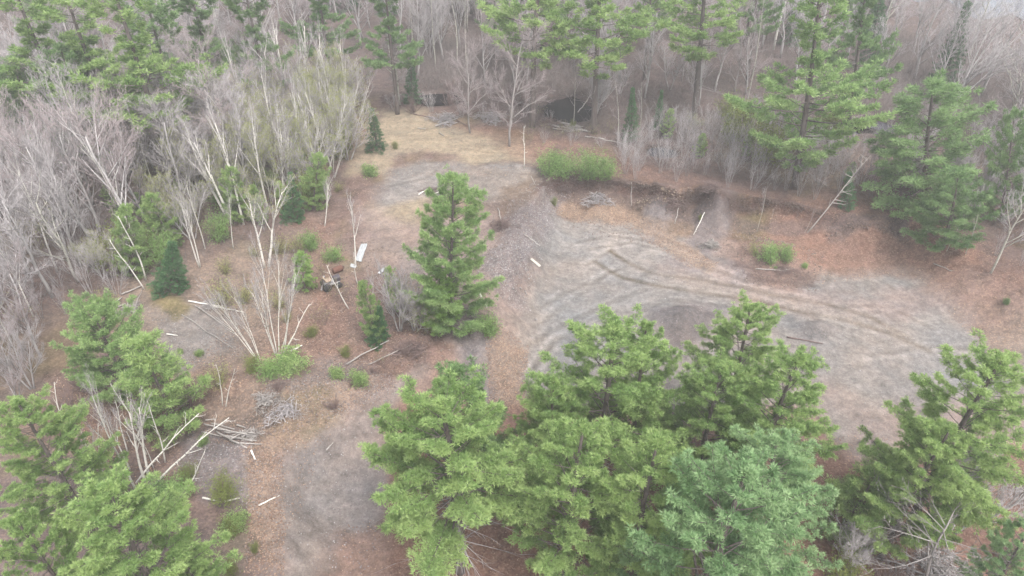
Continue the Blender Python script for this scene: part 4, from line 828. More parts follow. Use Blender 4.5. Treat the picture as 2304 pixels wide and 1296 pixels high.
fill([(150, 950), (320, 930), (390, 1040), (340, 1100), (200, 1080)], 7, ['snag', 'birch0'], (4, 6.5), 'birch_tree', 'thin birch stem', 'birch tree', BI, 1.2, clear=.6, wide=(.6, .9))
fill([(250, 300), (420, 260), (440, 560), (300, 520)], 12, ['budtree', 'budtree1'], (4, 6.5), 'leafing_tree', 'pale leafing tree', 'young tree', 'leafing trees in the left wood', 2.6)
fill([(-300, -120), (250, -120), (420, 60), (420, 130), (200, 180), (-300, 150)], 20, ['tall0', 'tall1', 'wide', 'dense'], (13, 18), 'pine_tree', 'green pine', 'pine tree', 'pines of the upper-left stand', 5.0)
fill([(480, -130), (1000, -130), (1000, 40), (700, 90), (520, 60)], 14, ['tall1', 'tall0', 'fir'], (14, 19), 'pine_tree', 'dark upper-wood pine', 'pine tree', 'dark pines of the upper wood', 5.0)
fill([(1000, -130), (1850, -130), (1800, 120), (1500, 130), (1000, 80)], 26, ['tall1', 'tall0', 'wide', 'tall1', 'fir'], (15, 20), 'pine_tree', 'dark tall pine', 'pine tree', 'dark pines of the upper wood', 4.6)
fill([(1850, -60), (1980, 60), (2080, 160), (2150, 250), (2000, 260), (1850, 180)], 4, ['tall1', 'fir'], (9, 14), 'pine_tree', 'mid-height dark pine', 'pine tree', 'dark pines of the upper-right wood', 4.6)
fill([(240, 460), (420, 430), (560, 420), (760, 330), (780, 420), (690, 520), (560, 560), (420, 600), (280, 620)], 20, ['young2', 'bushtall', 'busholive', 'young2'], (2.0, 4.5), 'evergreen_sapling', 'soft green sapling', 'sapling', 'green saplings under the birches', 2.2, clear=1.3)
fill([(1420, 330), (1700, 380), (1950, 440), (1900, 300), (1600, 260)], 12, ['busholive', 'budtree1', 'young2'], (2, 5), 'evergreen_sapling', 'dull olive sapling', 'sapling', 'dull saplings behind the bank', 2.5)
fill([(900, -120), (1900, -120), (1850, 150), (1400, 160), (1000, 120)], 14, ['fir', 'fir', 'dense'], (6, 11), 'conifer_tree', 'dark understory fir', 'fir tree', 'dark firs of the upper wood', 4.0)
TG = 'bare brush thickets'
fill([(1390, 330), (1500, 290), (1750, 290), (1900, 350), (1980, 430), (1860, 455), (1750, 440), (1620, 425), (1400, 400)], 95, ['thicket0', 'thicket1', 'thicket1'], (2.6, 4.6), 'bare_shrub', 'grey-pink brush clump', 'shrub', TG, 1.1, clear=.7)
fill([(1150, 330), (1180, 250), (1400, 300), (1420, 350), (1250, 330)], 14, ['thicket0', 'thicket2'], (1.6, 2.6), 'bare_shrub', 'low brown brush clump', 'shrub', TG, 1.4)
fill([(-100, 300), (300, 250), (600, 350), (640, 500), (480, 600), (250, 650), (60, 780), (60, 900), (-200, 950)], 85, ['thicket0', 'thicket1', 'thicket2', 'thicket2'], (2.2, 4), 'bare_shrub', 'grey woodland brush clump', 'shrub', TG, 2.0, clear=1.0)
fill([(200, 860), (430, 880), (430, 960), (380, 1060), (160, 1040), (120, 900)], 12, ['thicket0', 'thicket2', 'brown0'], (1.6, 3.2), 'bare_shrub', 'brown brush clump', 'shrub', TG, 1.6, clear=.8)
fill([(440, 560), (700, 540), (780, 640), (720, 790), (560, 760), (480, 680)], 14, ['thicket2', 'bushsparse', 'brown0'], (1.2, 2.4), 'bare_shrub', 'sparse brush clump', 'shrub', TG, 1.8, clear=.9)
fill([(2160, 600), (2240, 560), (2600, 600), (2600, 720), (2340, 700), (2200, 660)], 16, ['thicket0', 'thicket2', 'thicket1'], (1.8, 3.2), 'bare_shrub', 'olive-grey brush clump', 'shrub', TG, 1.5, z=1.5, clear=.9)
fill([(820, 240), (950, 180), (1200, 200), (1200, 290), (1000, 260)], 16, ['thicket0', 'brown0', 'thicket1'], (1.6, 3.2), 'bare_shrub', 'dark brush clump', 'shrub', TG, 1.8, clear=1)
fill([(1850, 1100), (1960, 1060), (2150, 1180), (2304, 1050), (2450, 1300), (1900, 1500)], 16, ['thicket0', 'thicket2', 'brown0', 'busholive'], (1.4, 2.8), 'bare_shrub', 'brush clump under the near pines', 'shrub', TG, 1.2, z=0, clear=.8)
fill([(1850, 150), (2200, 300), (2500, 400), (2300, 560), (2150, 480), (1960, 420), (1850, 330)], 26, ['thicket0', 'thicket1', 'thicket2'], (2.4, 4), 'bare_shrub', 'greyish brush clump', 'shrub', TG, 2.2, clear=1.0)
fill([(780, 960), (860, 900), (1000, 760), (880, 790), (760, 850), (600, 900), (560, 950)], 9, ['brown0', 'thicket2'], (.8, 1.4), 'bare_shrub', 'low tangled brush clump', 'shrub', TG, 1.3, z=1.8, clear=.6)

fill([(40, 470), (320, 540), (290, 660), (110, 730), (-60, 700)], 22, ['thicket1', 'budtree1', 'thicket0', 'thicket1'], (3, 5), 'bare_shrub', 'twiggy grey sapling clump', 'shrub', TG, 1.8, clear=.8)
fill([(1860, 350), (2060, 330), (2304, 300), (2500, 480), (2250, 560), (2130, 520)], 22, ['thicket1', 'hard2', 'thicket0'], (3.5, 6), 'bare_shrub', 'tall grey brush clump', 'shrub', TG, 1.8, clear=.8)
by = {}
for k, d, r in pend: by.setdefault(k, []).append((d, r))
for (look, lm, rel), L_ in by.items():
    L_.sort(key=lambda q: q[0])
    for i, (d, r) in enumerate(L_): r['label'] = f'{look}, {ORD[min(i, len(ORD) - 1)]} {rel} the {lm}'

# ------------------------------------------------------------------ logs, boards, scrap
def log(name, a, b, rad, label, cat, group=None, m='deadwood', lift=0.05, twigs=0):
    """a fallen stem lying between two spots of the ground"""
    A = G(*a); B = G(*b); A[2] += lift + rad; B[2] += lift + rad; rng = np.random.default_rng(int(a[0] * 7 + b[1])); s = Soup()
    r = bpy.data.objects.new(name, None)
    t = np.linspace(0, 1, 7)[:, None]; P = A + (B - A) * t; L_ = np.linalg.norm(B - A)
    P[1:-1] += rng.normal(0, L_ * .008, (5, 3)); mid = P.mean(0); zz = H_arr(P[:, 0], P[:, 1]); P[:, 2] = np.maximum(P[:, 2], zz + rad * .6)
    s.tube(P - mid, rad * np.linspace(1, .6, 7), 7)
    if twigs:
        f = rng.uniform(.3, 1, twigs)[:, None]; a_ = A + (B - A) * f - mid; b_ = a_ + (B - A) / L_ * rng.uniform(.2, .6, (twigs, 1)) + rng.normal(0, .3, (twigs, 3)); b_[:, 2] = np.abs(b_[:, 2] - a_[:, 2]) + a_[:, 2]; s.cones(a_, b_, rad * .35)
    o = link(name, s.mesh(name, M[m], True)); o.location = mid; tag(o, label, cat, group); return o
LG = 'bleached logs of the lower-left heap'
for i, (a_, b_, rr, lift, lb) in enumerate([
    ((455, 975), (500, 985), .05, .1, 'thin end of the pale log heap pointing left'), ((462, 962), (505, 972), .05, .3, 'short log on the upper left of the pale heap'), ((465, 952), (487, 950), .045, .25, 'small stub lying at the back of the pale heap'),
    ((480, 962), (530, 975), .06, .35, 'log slanting over the back of the pale heap'), ((488, 975), (560, 990), .07, .45, 'longest white log across the top of the pale heap'), ((490, 980), (535, 1005), .07, .3, 'log running down the front of the pale heap'),
    ((510, 985), (575, 988), .06, .5, 'straight log on top of the right end of the pale heap'), ((515, 990), (570, 1000), .07, .25, 'log lying under the top ones at the right end'), ((520, 995), (557, 1013), .07, .15, 'lowest log at the front of the pale heap'),
    ((505, 990), (580, 1002), .05, .4, 'thin pole sticking out right of the pale heap'), ((535, 960), (553, 966), .07, .1, 'short white chunk behind the pale heap'), ((552, 995), (568, 975), .04, .5, 'thin crossing stick on the right end of the pale heap'),
    ((500, 970), (520, 958), .04, .5, 'thin crossing stick on the back of the pale heap'), ((525, 998), (548, 985), .05, .4, 'short crossing log in the middle of the pale heap'), ((540, 1003), (590, 1005), .05, .2, 'dull log at the right foot of the pale heap')]):
    log('log', a_, b_, rr, lb, 'log', LG, lift=lift)
SG = 'single logs and sticks on the ground'
for a_, b_, rr, lb, tw, m_ in [((566, 1016), (575, 1036), .07, 'short white stick below the pale log heap', 0, 'birch'), ((583, 1139), (629, 1117), .05, 'thin white stick at the edge of the lower gravel', 0, 'birch'),
    ((457, 1123), (500, 1131), .07, 'white stick under the olive shrub', 0, 'birch'), ((505, 1131), (540, 1123), .06, 'white stick right of the olive shrub', 0, 'birch'), ((735, 1015), (750, 998), .05, 'brown stick on the leafy rim of the gravel', 0, 'deadwood'),
    ((595, 890), (613, 895), .06, 'pale stick standing out of the brush mound', 0, 'deadwood'), ((780, 822), (875, 768), .06, 'long crooked branch lying on the stony bank', 4, 'deadwood'), ((830, 822), (930, 775), .04, 'thin branch beside the long crooked one', 3, 'deadwood'),
    ((645, 798), (680, 780), .08, 'pale fallen stem right of the birch clump foot', 1, 'birch'), ((425, 680), (500, 692), .07, 'fallen trunk at the top of the grey clearing', 0, 'birch'), ((470, 688), (550, 705), .06, 'second fallen trunk at the top of the grey clearing', 0, 'birch'),
    ((305, 755), (328, 757), .07, 'short log left of the grey clearing', 0, 'birch'), ((376, 754), (400, 757), .06, 'white stick on the grey clearing', 0, 'birch'), ((250, 690), (275, 672), .08, 'mossy log at the upper-left corner of the grey clearing', 0, 'deadwood'),
    ((275, 665), (322, 645), .08, 'log running up to the crooked birch', 0, 'deadwood'), ((255, 698), (283, 685), .06, 'log beside the mossy one', 0, 'deadwood'), ((410, 710), (525, 785), .04, 'long thin pole lying across the grey clearing', 0, 'deadwood'),
    ((440, 690), (520, 745), .05, 'thin leaning pole above the grey clearing', 0, 'deadwood'), ((290, 735), (322, 650), .04, 'thin branch left of the moss patch', 0, 'deadwood'),
    ((980, 286), (1030, 268), .09, 'pale log on the brush pile at the straw grass', 0, 'deadwood'), ((985, 278), (1018, 255), .08, 'second pale log on the brush pile at the straw grass', 0, 'deadwood'), ((940, 290), (958, 292), .06, 'small white log on the straw grass', 0, 'deadwood'),
    ((988, 300), (1000, 308), .06, 'little stick on the straw grass', 0, 'deadwood'), ((930, 258), (1000, 272), .07, 'brown log at the top rim of the straw grass', 4, 'browntwig'), ((860, 215), (905, 235), .09, 'fallen brown trunk left of the dark pointed fir', 6, 'browntwig'),
    ((1085, 262), (1130, 275), .08, 'grey log between the two maples', 3, 'deadwood'), ((1090, 285), (1125, 252), .08, 'crossing grey log between the two maples', 3, 'browntwig'), ((1010, 262), (1060, 290), .07, 'brown fallen branch under the big maple', 5, 'browntwig'),
    ((1256, 278), (1305, 288), .14, 'pale log on top of the pile at the black pool', 0, 'deadwood'), ((1233, 282), (1258, 290), .16, 'thick pale log at the left of the pool pile', 0, 'deadwood'), ((1255, 286), (1330, 300), .10, 'long log under the pool pile', 2, 'deadwood'),
    ((1240, 290), (1290, 298), .09, 'brown log at the front of the pool pile', 3, 'deadwood'), ((1268, 290), (1318, 295), .08, 'thin log across the pool pile', 2, 'deadwood'), ((1280, 282), (1310, 292), .10, 'grey log at the right of the pool pile', 0, 'deadwood'),
    ((1213, 285), (1245, 293), .08, 'brown log left of the pool pile', 5, 'browntwig'), ((1316, 309), (1360, 314), .07, 'pale log right of the long-trunked pine', 0, 'deadwood'), ((1345, 312), (1400, 325), .07, 'grey fallen pole behind the fresh hedge', 3, 'deadwood'),
    ((1370, 318), (1425, 332), .06, 'thin fallen pole behind the fresh hedge', 3, 'deadwood'), ((1300, 255), (1330, 215), .08, 'dead branchy stem fallen over the black pool', 10, 'deadwood'), ((1195, 398), (1204, 417), .04, 'bent stick on the upper clearing', 0, 'deadwood'),
    ((942, 440), (965, 425), .07, 'white log on the small scrap wood pile', 0, 'birch'), ((955, 440), (985, 430), .06, 'second log of the small scrap wood pile', 0, 'deadwood'), ((972, 440), (992, 432), .06, 'right-hand log of the small scrap wood pile', 0, 'birch'), ((940, 432), (1000, 425), .05, 'dark stick on the small scrap wood pile', 4, 'browntwig'),
    ((1112, 520), (1145, 495), .09, 'root stump log on the gravel bank', 8, 'browntwig'), ((1120, 470), (1132, 520), .05, 'forked dead branch above the gravel bank', 6, 'deadwood'), ((1180, 530), (1215, 555), .05, 'grey branch on the gravel bank', 4, 'deadwood'),
    ((1058, 735), (1078, 742), .09, 'small dark log at the dirt fan', 0, 'browntwig'), ((2100, 595), (2140, 612), .05, 'thin branch on the red slope', 3, 'deadwood'), ((1330, 440), (1375, 455), .06, 'brown root under the bank', 8, 'browntwig'),
    ((1585, 480), (1560, 530), .05, 'bleached stem hanging down the bank', 2, 'birch'), ((1527, 468), (1518, 505), .05, 'thin stem hanging down the dark bank', 2, 'deadwood'), ((1418, 432), (1420, 465), .05, 'short upright stake in the bank', 0, 'deadwood'),
    ((1770, 760), (1850, 775), .06, 'dark fallen branch by the gravel mound', 3, 'browntwig'), ((1975, 1035), (1992, 1062), .08, 'dark stump log below the narrow end of the gravel', 6, 'browntwig'), ((1700, 607), (1770, 612), .06, 'pale branch on the brushy mound', 4, 'deadwood')]:
    log('log', a_, b_, rr, lb, 'log' if rr > .055 else 'stick', SG, m_, twigs=tw)

def slab(name, quad, th, m, label, cat, group=None, crease=0.0, lift=.05):
    """a board or sheet lying on the ground over four spots; a grid so that it can sag"""
    Q = [G(*q) for q in quad]; n_ = 9; V = []; o = np.mean(Q, 0); rng = np.random.default_rng(3)
    for i in range(n_):
        for j in range(n_):
            s, t = i / (n_ - 1), j / (n_ - 1); p = (Q[0] * (1 - s) + Q[1] * s) * (1 - t) + (Q[3] * (1 - s) + Q[2] * s) * t
            if crease: p[2] = max(p[2], H_at(p[0], p[1])) + crease * abs(math.sin(s * 9 + t * 3)) + rng.uniform(0, crease * .4)
            V.append(p - o + [0, 0, lift + th])
    m_ = len(V); V += [v - np.array([0, 0, th]) for v in V]; Fc = []
    I = lambda i, j, b=0: i * n_ + j + b * m_
    for i in range(n_ - 1):
        for j in range(n_ - 1):
            Fc += [(I(i, j), I(i + 1, j), I(i + 1, j + 1), I(i, j + 1)), (I(i, j + 1, 1), I(i + 1, j + 1, 1), I(i + 1, j, 1), I(i, j, 1))]
    for i in range(n_ - 1): Fc += [(I(i, 0, 1), I(i + 1, 0, 1), I(i + 1, 0), I(i, 0)), (I(i, n_ - 1), I(i + 1, n_ - 1), I(i + 1, n_ - 1, 1), I(i, n_ - 1, 1)), (I(0, i), I(0, i + 1), I(0, i + 1, 1), I(0, i, 1)), (I(n_ - 1, i, 1), I(n_ - 1, i + 1, 1), I(n_ - 1, i + 1), I(n_ - 1, i))]
    me = bpy.data.meshes.new(name); me.from_pydata([tuple(v) for v in V], [], Fc); me.update(); ob = link(name, me, m); ob.location = o; tag(ob, label, cat, group); return ob
WH = plain('weathered_white_sheet', (0.33, 0.34, 0.35), .7, 0, .35, 3); WB = plain('pale_board', (0.46, 0.43, 0.38), .7, 0, .2, 7)
slab('tarp', [(812, 552), (827, 551), (813, 592), (800, 588)], .03, WH, 'white rumpled tarp under the grey birch', 'tarp', None, .07)
slab('board', [(862, 604), (868, 607), (855, 618), (850, 616)], .05, WH, 'small white board on the ground right of the tarp', 'board')
slab('board', [(1193, 585), (1197, 583), (1217, 599), (1213, 602)], .06, WB, 'pale board lying at the rim of the pit floor', 'board')
slab('board', [(1074, 657), (1077, 655), (1098, 692), (1095, 694)], .06, WB, 'long pale board by the lone pine', 'board')
slab('board', [(1092, 670), (1096, 669), (1112, 688), (1108, 690)], .06, plain('red_brown_board', (.22, .14, .12), .9), 'reddish board beside the long pale one', 'board')
slab('board', [(790, 595), (803, 598), (800, 605), (788, 602)], .06, WH, 'crumpled white scrap below the tarp', 'scrap')

def box(s, c, d, rot=None):
    """box into a list of verts / faces"""
    V, Fc = s; n0 = len(V); M3 = rot or Matrix.Identity(3)
    for i in (-1, 1):
        for j in (-1, 1):
            for k in (-1, 1): V.append(tuple(Vector(c) + M3 @ Vector((i * d[0] / 2, j * d[1] / 2, k * d[2] / 2))))
    for f in ((0, 1, 3, 2), (4, 6, 7, 5), (0, 4, 5, 1), (2, 3, 7, 6), (0, 2, 6, 4), (1, 5, 7, 3)): Fc.append(tuple(n0 + q for q in f))
def part(name, s, m, parent, bev=.03):
    me = bpy.data.meshes.new(name); me.from_pydata(s[0], [], s[1]); me.update(); o = link(name, me, m, parent)
    if bev: b = o.modifiers.new('bevel', 'BEVEL'); b.width = bev; b.segments = 2
    return o
def wheel(name, c, r, w_, parent, mt, mr, ax='y'):
    s = Soup(); d = np.array([0, w_ / 2, 0.]); c = np.array(c)
    s.tube([c - d * 1.0, c - d * .8, c + d * .8, c + d * 1.0], [r * .86, r, r, r * .86], 18); o = link(name, s.mesh(name, mt), None, parent)
    s = Soup(); s.tube([c - d * 1.12, c + d * 1.12], [r * .45, r * .45], 12); link('rim', s.mesh('rim', mr), None, o); return o
# wrecked little ride-on machine beside the trees: wheels, grey body, tan seat, rusty hood
p = G(748, 645); rt = bpy.data.objects.new('scrap_machine', None); C.objects.link(rt); rt.location = p; rt.rotation_euler = (.06, -.05, .5); rt.scale = (1.2, 1.2, 1.2)
tag(rt, 'wrecked ride-on machine with black tyres and a tan seat', 'scrap machine')
DK = plain('black_rubber', (.02, .02, .022), .8); GR = plain('dull_grey_metal', (.32, .31, .32), .5, .3); RU = plain('rusty_metal', (.11, .05, .035), .9); TN = plain('tan_vinyl', (.34, .26, .20), .7)
s = ([], []); box(s, (0, 0, .38), (1.1, .5, .1)); box(s, (-.35, 0, .5), (.35, .42, .25)); part('frame', s, GR, rt)
s = ([], []); box(s, (.42, 0, .62), (.5, .44, .36)); part('hood', s, plain('dark_hood', (.07, .06, .07), .4), rt, .06)
s = ([], []); box(s, (-.2, 0, .68), (.4, .42, .12)); box(s, (-.44, 0, .86), (.1, .42, .34), Matrix.Rotation(-.25, 3, 'Y')); part('seat', s, TN, rt, .05)
for cx_, cy_, r_ in ((-.42, .36, .30), (-.42, -.36, .30), (.45, .33, .21), (.45, -.33, .21)): wheel('wheel', (cx_, cy_, r_), r_, .2, rt, DK, GR)
s = Soup(); s.tube([(.18, 0, .7), (.08, 0, 1.0)], [.02, .02], 6)
th = np.linspace(0, 2 * math.pi, 15); s.tube([(.06 + .04 * math.sin(t), .18 * math.cos(t), 1.0 + .17 * math.sin(t) * .5) for t in th], [.018] * 15, 5); link('steering_wheel', s.mesh('steering_wheel', DK), None, rt)
p = G(760, 612); o = bpy.data.objects.new('barrel', None); C.objects.link(o); o.location = p; s = Soup()
s.tube([(-.42, 0, .28), (-.4, 0, .28), (-.15, 0, .28), (-.13, 0, .28), (.13, 0, .28), (.15, 0, .28), (.4, 0, .28), (.42, 0, .28)], [.27, .29, .28, .295, .295, .28, .29, .27], 16); link('drum', s.mesh('drum', RU), None, o)
s = Soup(); s.tube([(.42, 0, .28), (.435, 0, .28)], [.25, .25], 16); link('lid', s.mesh('lid', plain('orange_rust', (.24, .12, .06), .9)), None, o); o.rotation_euler = (0, 0, .7); tag(o, 'rusty drum lying behind the wrecked machine', 'barrel')
A = G(724, 655); B = G(731, 632); s = Soup(); mid = (A + B) / 2; s.tube([A - mid + [0, 0, .1], B - mid + [0, 0, .5]], [.06, .06], 8); o = link('pipe', s.mesh('pipe', WH, True)); o.location = mid; tag(o, 'white pipe propped against the wrecked machine', 'pipe')

# ------------------------------------------------------------------ what nobody could count
def scatter(n_, poly, z, rng):
    P = np.array(Z(poly, z)); lo, hi = P.min(0), P.max(0); q = lo + (hi - lo) * rng.random((int(n_ * 3), 2)); q = q[poly_sd(q[:, 0], q[:, 1], P) > 0]
    for px, py, rx, ry in POOLS.values(): q = q[((q[:, 0] - px) / rx) ** 2 + ((q[:, 1] - py) / ry) ** 2 > 1.2]
    q = q[:n_]
    return np.column_stack([q, H_arr(q[:, 0], q[:, 1])])
rng = np.random.default_rng(77)
def brush(name, jobs, m):
    s = Soup()
    for n_, poly, z, h, r_, lay in jobs:
        A = scatter(n_, poly, z, rng); d = rng.normal(0, .45 + lay, A.shape); d[:, 2] = np.abs(rng.normal(1 - lay, .25, len(A))); B = A + d * h * rng.uniform(.4, 1.2, (len(A), 1)); s.cones(A - [0, 0, .05], B, r_)
        a2 = A + (B - A) * rng.uniform(.3, .8, (len(A), 1)); b2 = a2 + ((B - A) * .4 + rng.normal(0, .22, A.shape)); s.cones(a2, b2, r_ * .7)
    tag(link(name, s.mesh(name, M[m])), kind='stuff')
brush('woodland_brush', [(26000, [(-300, 150), (300, 100), (850, 130), (830, 260), (760, 420), (640, 520), (460, 600), (280, 660), (-60, 800), (-300, 900)], 2.4, 1.3, .016, .25),
                         (16000, [(850, 100), (1750, 60), (1900, 380), (1750, 420), (1450, 380), (1350, 300), (1150, 230), (900, 230)], 2.4, 1.3, .018, .3),
                         (11000, [(1750, 60), (2000, 80), (2600, 300), (2600, 560), (2220, 560), (2120, 500), (1950, 450), (1800, 420)], 2.4, 1.4, .018, .25)], 'brownmix')
brush('low_brush', [(5000, [(1250, 330), (1400, 340), (1700, 400), (2100, 480), (2050, 500), (1700, 455), (1400, 405), (1240, 395)], 2.4, .7, .010, .1), (2600, [(260, 880), (420, 880), (700, 860), (860, 830), (960, 780), (860, 890), (640, 1000), (560, 1010), (420, 1080), (200, 1090)], 2.0, .5, .008, .5),
                    (2000, [(2180, 620), (2500, 640), (2500, 760), (2250, 720)], 1, .5, .009, .4), (1500, [(1240, 405), (1660, 455), (1650, 500), (1560, 480), (1440, 450), (1240, 430)], 1.4, .45, .009, .8), (1500, [(1100, 470), (1200, 440), (1210, 540), (1130, 560)], 2, .45, .009, .8),
                    (3500, [(820, 1180), (1900, 1000), (2304, 1050), (2304, 1400), (820, 1400)], .0, .35, .008, .8), (1800, [(1640, 590), (1830, 600), (1840, 635), (1700, 625)], .6, .45, .008, .6)], 'browntwig')
brush('understory_saplings', [(9000, [(-900, -250), (900, -250), (860, 130), (500, 180), (-300, 200)], 2.4, 3.4, .022, .05), (12000, [(900, -250), (2000, -200), (2000, 200), (1800, 330), (1400, 230), (950, 160)], 2.4, 3.8, .024, .05), (5000, [(880, 80), (1330, 120), (1330, 215), (1000, 200), (880, 190)], 2.4, 2.6, .022, .08), (9000, [(1950, 80), (2300, 150), (2800, 350), (2500, 520), (2200, 330), (1900, 250)], 2.4, 3.4, .022, .05), (7000, [(-300, 200), (300, 180), (600, 260), (640, 460), (300, 600), (-300, 700)], 2.4, 2.6, .018, .1)], 'brownmix')
def along(name, line, n_, m, r_=.022, ln=.5):
    L_ = np.array(line); seg = rng.integers(0, len(L_) - 1, n_); f = rng.random((n_, 1)); q = L_[seg] * (1 - f) + L_[seg + 1] * f + rng.normal(0, .28, (n_, 2))
    A = np.column_stack([q, H_arr(q[:, 0], q[:, 1]) + .03]); d = rng.normal(0, 1, A.shape); d[:, 2] = -np.abs(d[:, 2]) * .4; d[:, 1] -= .5; s = Soup()
    s.cones(A, A + d * ln * rng.uniform(.3, 1, (n_, 1)), r_); tag(link(name, s.mesh(name, M[m])), kind='stuff')
along('root_mat', steep_line, 4200, 'browntwig', .018, .7)
def chips(name, jobs, size, m, flat=.25):
    V = []; n0 = 0
    for n_, poly, z in jobs:
        P = scatter(n_, poly, z, rng); k = len(P); s = size * rng.uniform(.4, 1.5, (k, 1)) ** 1.0; a = rng.uniform(0, 6.28, k)
        e = np.stack([np.cos(a), np.sin(a), rng.normal(0, .25, k)], 1); f = np.stack([-np.sin(a), np.cos(a), rng.normal(0, .25, k)], 1); up = np.array([[0, 0, 1.]])
        c = P + up * s * flat * .4
        V.append(np.stack([c + e * s, c + f * s * .7, c - e * s * .9, c - f * s * .6, c + up * s * flat * 1.6, c - up * s * flat], 1).reshape(-1, 3))
    V = np.concatenate(V); k = len(V) // 6; b = (np.arange(k) * 6)[:, None]
    T = np.concatenate([b + np.array([[0, 1, 4]]), b + np.array([[1, 2, 4]]), b + np.array([[2, 3, 4]]), b + np.array([[3, 0, 4]]), b + np.array([[1, 0, 5]]), b + np.array([[2, 1, 5]]), b + np.array([[3, 2, 5]]), b + np.array([[0, 3, 5]])])
    me = fast_mesh(name, V, T); tag(link(name, me, m), kind='stuff')
def varied(name, cols):
    m, n, l, bs = mat(name); g = N(n, 'ShaderNodeNewGeometry'); c = ramp(n, l, g.outputs['Random Per Island'], [(i / (len(cols) - 1), c_) for i, c_ in enumerate(cols)]); l.new(c, bs.inputs['Base Color']); bs.inputs['Roughness'].default_value = .85; return m
def clods(name, line, n_, m, off=-.18, big=.11, sp=.22):
    L_ = np.array(line); seg = rng.integers(0, len(L_) - 1, n_); f = rng.random((n_, 1)); q = L_[seg] * (1 - f) + L_[seg + 1] * f + rng.normal(0, sp, (n_, 2)); V = []
    c = np.column_stack([q, H_arr(q[:, 0], q[:, 1] + .25) + rng.uniform(-.22, .03, n_)]); c[:, 1] += off; sz = big * rng.uniform(.25, 1, (n_, 1)) ** 1.3; r = rng.normal(size=(n_, 6, 3)) * .25
    ax = np.array([[1.3, 0, 0], [0, 1, 0], [-1.3, 0, 0], [0, -1, 0], [0, 0, .7], [0, 0, -.7]]); V = (c[:, None] + (ax[None] + r) * sz[:, None]).reshape(-1, 3); b = (np.arange(n_) * 6)[:, None]
    T = np.concatenate([b + np.array([t]) for t in ([0, 1, 4], [1, 2, 4], [2, 3, 4], [3, 0, 4], [1, 0, 5], [2, 1, 5], [3, 2, 5], [0, 3, 5])]); tag(link(name, fast_mesh(name, V, T), m), kind='stuff')
clods('sod_clods', steep_line, 2600, varied('sod_and_soil', [(.075, .05, .04), (.10, .068, .055), (.12, .085, .068), (.065, .043, .036)]))
clods('pale_subsoil_edge', Z([(1430, 432), (1475, 440), (1530, 446)], 2.1), 160, varied('pale_subsoil', [(.26, .20, .15), (.19, .14, .10)]), -.45)
clods('dark_bank_edge', Z([(1870, 512), (1920, 508), (1960, 518), (2035, 522), (2035, 540)], 1.6), 160, varied('dark_bank_soil', [(.10, .07, .06), (.15, .12, .11)]), -.2)
chips('dirt_lumps', [(2600, [(700, 500), (1000, 620), (1080, 760), (880, 900), (640, 1010), (400, 980), (420, 830)], 2.0), (1400, [(1100, 470), (1240, 410), (1650, 460), (1650, 560), (1240, 480), (1190, 640), (1080, 700)], 1.5), (300, [(560, 1010), (680, 980), (640, 1100), (640, 1296), (560, 1296)], 1), (900, [(1640, 500), (1860, 560), (1840, 640), (1660, 620)], .8)], .08, varied('lump_soil', [(.12, .09, .08), (.19, .15, .13), (.26, .2, .17), (.10, .075, .06)]), .5)
clods('rubble', Z([(1120, 560), (1190, 540), (1150, 600), (1200, 640), (1110, 660), (1170, 600), (1090, 640), (1180, 680)], 1.2), 500, varied('rubble_stone', [(.10, .09, .09), (.19, .17, .17), (.28, .26, .26)]), 0, .11, .9)
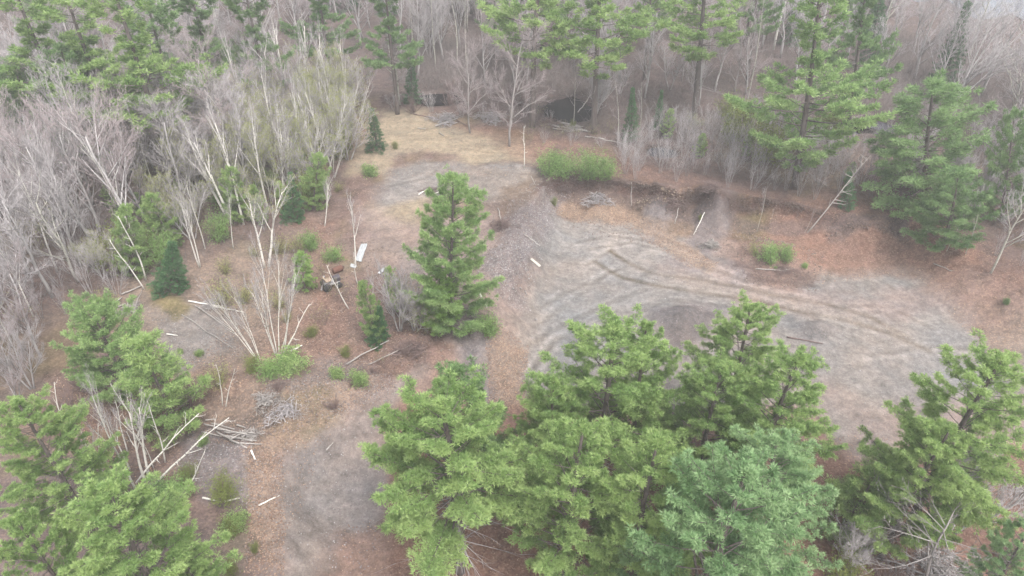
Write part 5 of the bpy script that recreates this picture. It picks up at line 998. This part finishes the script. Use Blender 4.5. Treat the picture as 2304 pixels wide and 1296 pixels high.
chips('stones', [(2200, [(1150, 470), (1240, 400), (1290, 420), (1240, 520), (1200, 640), (1180, 690), (1070, 690), (1070, 640)], 1.2), (900, [(1200, 500), (2300, 800), (1900, 1000), (1170, 880)], 0), (900, [(600, 890), (880, 850), (900, 900), (640, 1000)], 1.8), (500, [(330, 700), (545, 740), (545, 800), (380, 850)], 2.4), (600, [(620, 1100), (900, 900), (850, 1296), (640, 1296)], 0), (500, [(860, 400), (1200, 370), (1150, 460), (850, 460)], 2.4), (500, [(430, 1000), (610, 1060), (600, 1180), (400, 1090)], 1.6)], .055, varied('stone_surface', [(.12, .11, .11), (.20, .18, .18), (.34, .32, .32), (.16, .14, .135), (.23, .21, .21)]), .6)
LEAVES = varied('dead_leaf', [(.15, .085, .06), (.23, .14, .10), (.38, .26, .18), (.12, .07, .05), (.20, .12, .09)])
chips('leaf_litter', [(9000, [(400, 830), (700, 640), (800, 640), (1000, 760), (880, 890), (720, 1000), (600, 1296), (560, 1296), (560, 1060), (400, 960)], 2.0), (5000, [(1250, 440), (1400, 460), (1620, 590), (1560, 600), (1400, 500), (1250, 490)], .4), (3000, [(1090, 760), (1190, 780), (1180, 920), (1100, 920)], .1),
                      (9000, [(1640, 470), (2080, 480), (2304, 640), (2304, 850), (2200, 740), (2060, 600), (1700, 630)], 1), (8000, [(780, 1180), (1900, 980), (2304, 1000), (2304, 1400), (700, 1400)], 0), (7000, [(800, 250), (1250, 300), (1700, 430), (1240, 400), (900, 400), (790, 500)], 2.4), (5000, [(100, 850), (400, 850), (420, 1100), (200, 1100)], 2), (2500, [(580, 1050), (650, 1080), (650, 1400), (560, 1400)], .6)], .06, LEAVES, .12)

# ------------------------------------------------------------------ haze
hz = bpy.data.meshes.new('haze'); X0, X1, Y0, Y1, Z0, Z1 = -1700, 1700, -400, 1900, -8, 60
hz.from_pydata([(a, b, c_) for a in (X0, X1) for b in (Y0, Y1) for c_ in (Z0, Z1)], [], [(0, 1, 3, 2), (4, 6, 7, 5), (0, 4, 5, 1), (2, 3, 7, 6), (0, 2, 6, 4), (1, 5, 7, 3)]); hz.update()
hm = bpy.data.materials.new('haze_air'); hm.use_nodes = True; n = hm.node_tree.nodes; n.clear()
pv = n.new('ShaderNodeVolumePrincipled'); pv.inputs['Color'].default_value = (.95, .97, .98, 1); pv.inputs['Density'].default_value = HAZE_DENSITY
mo = n.new('ShaderNodeOutputMaterial'); hm.node_tree.links.new(pv.outputs[0], mo.inputs['Volume'])
if HAZE_DENSITY > 0: tag(link('haze', hz, hm), kind='stuff')
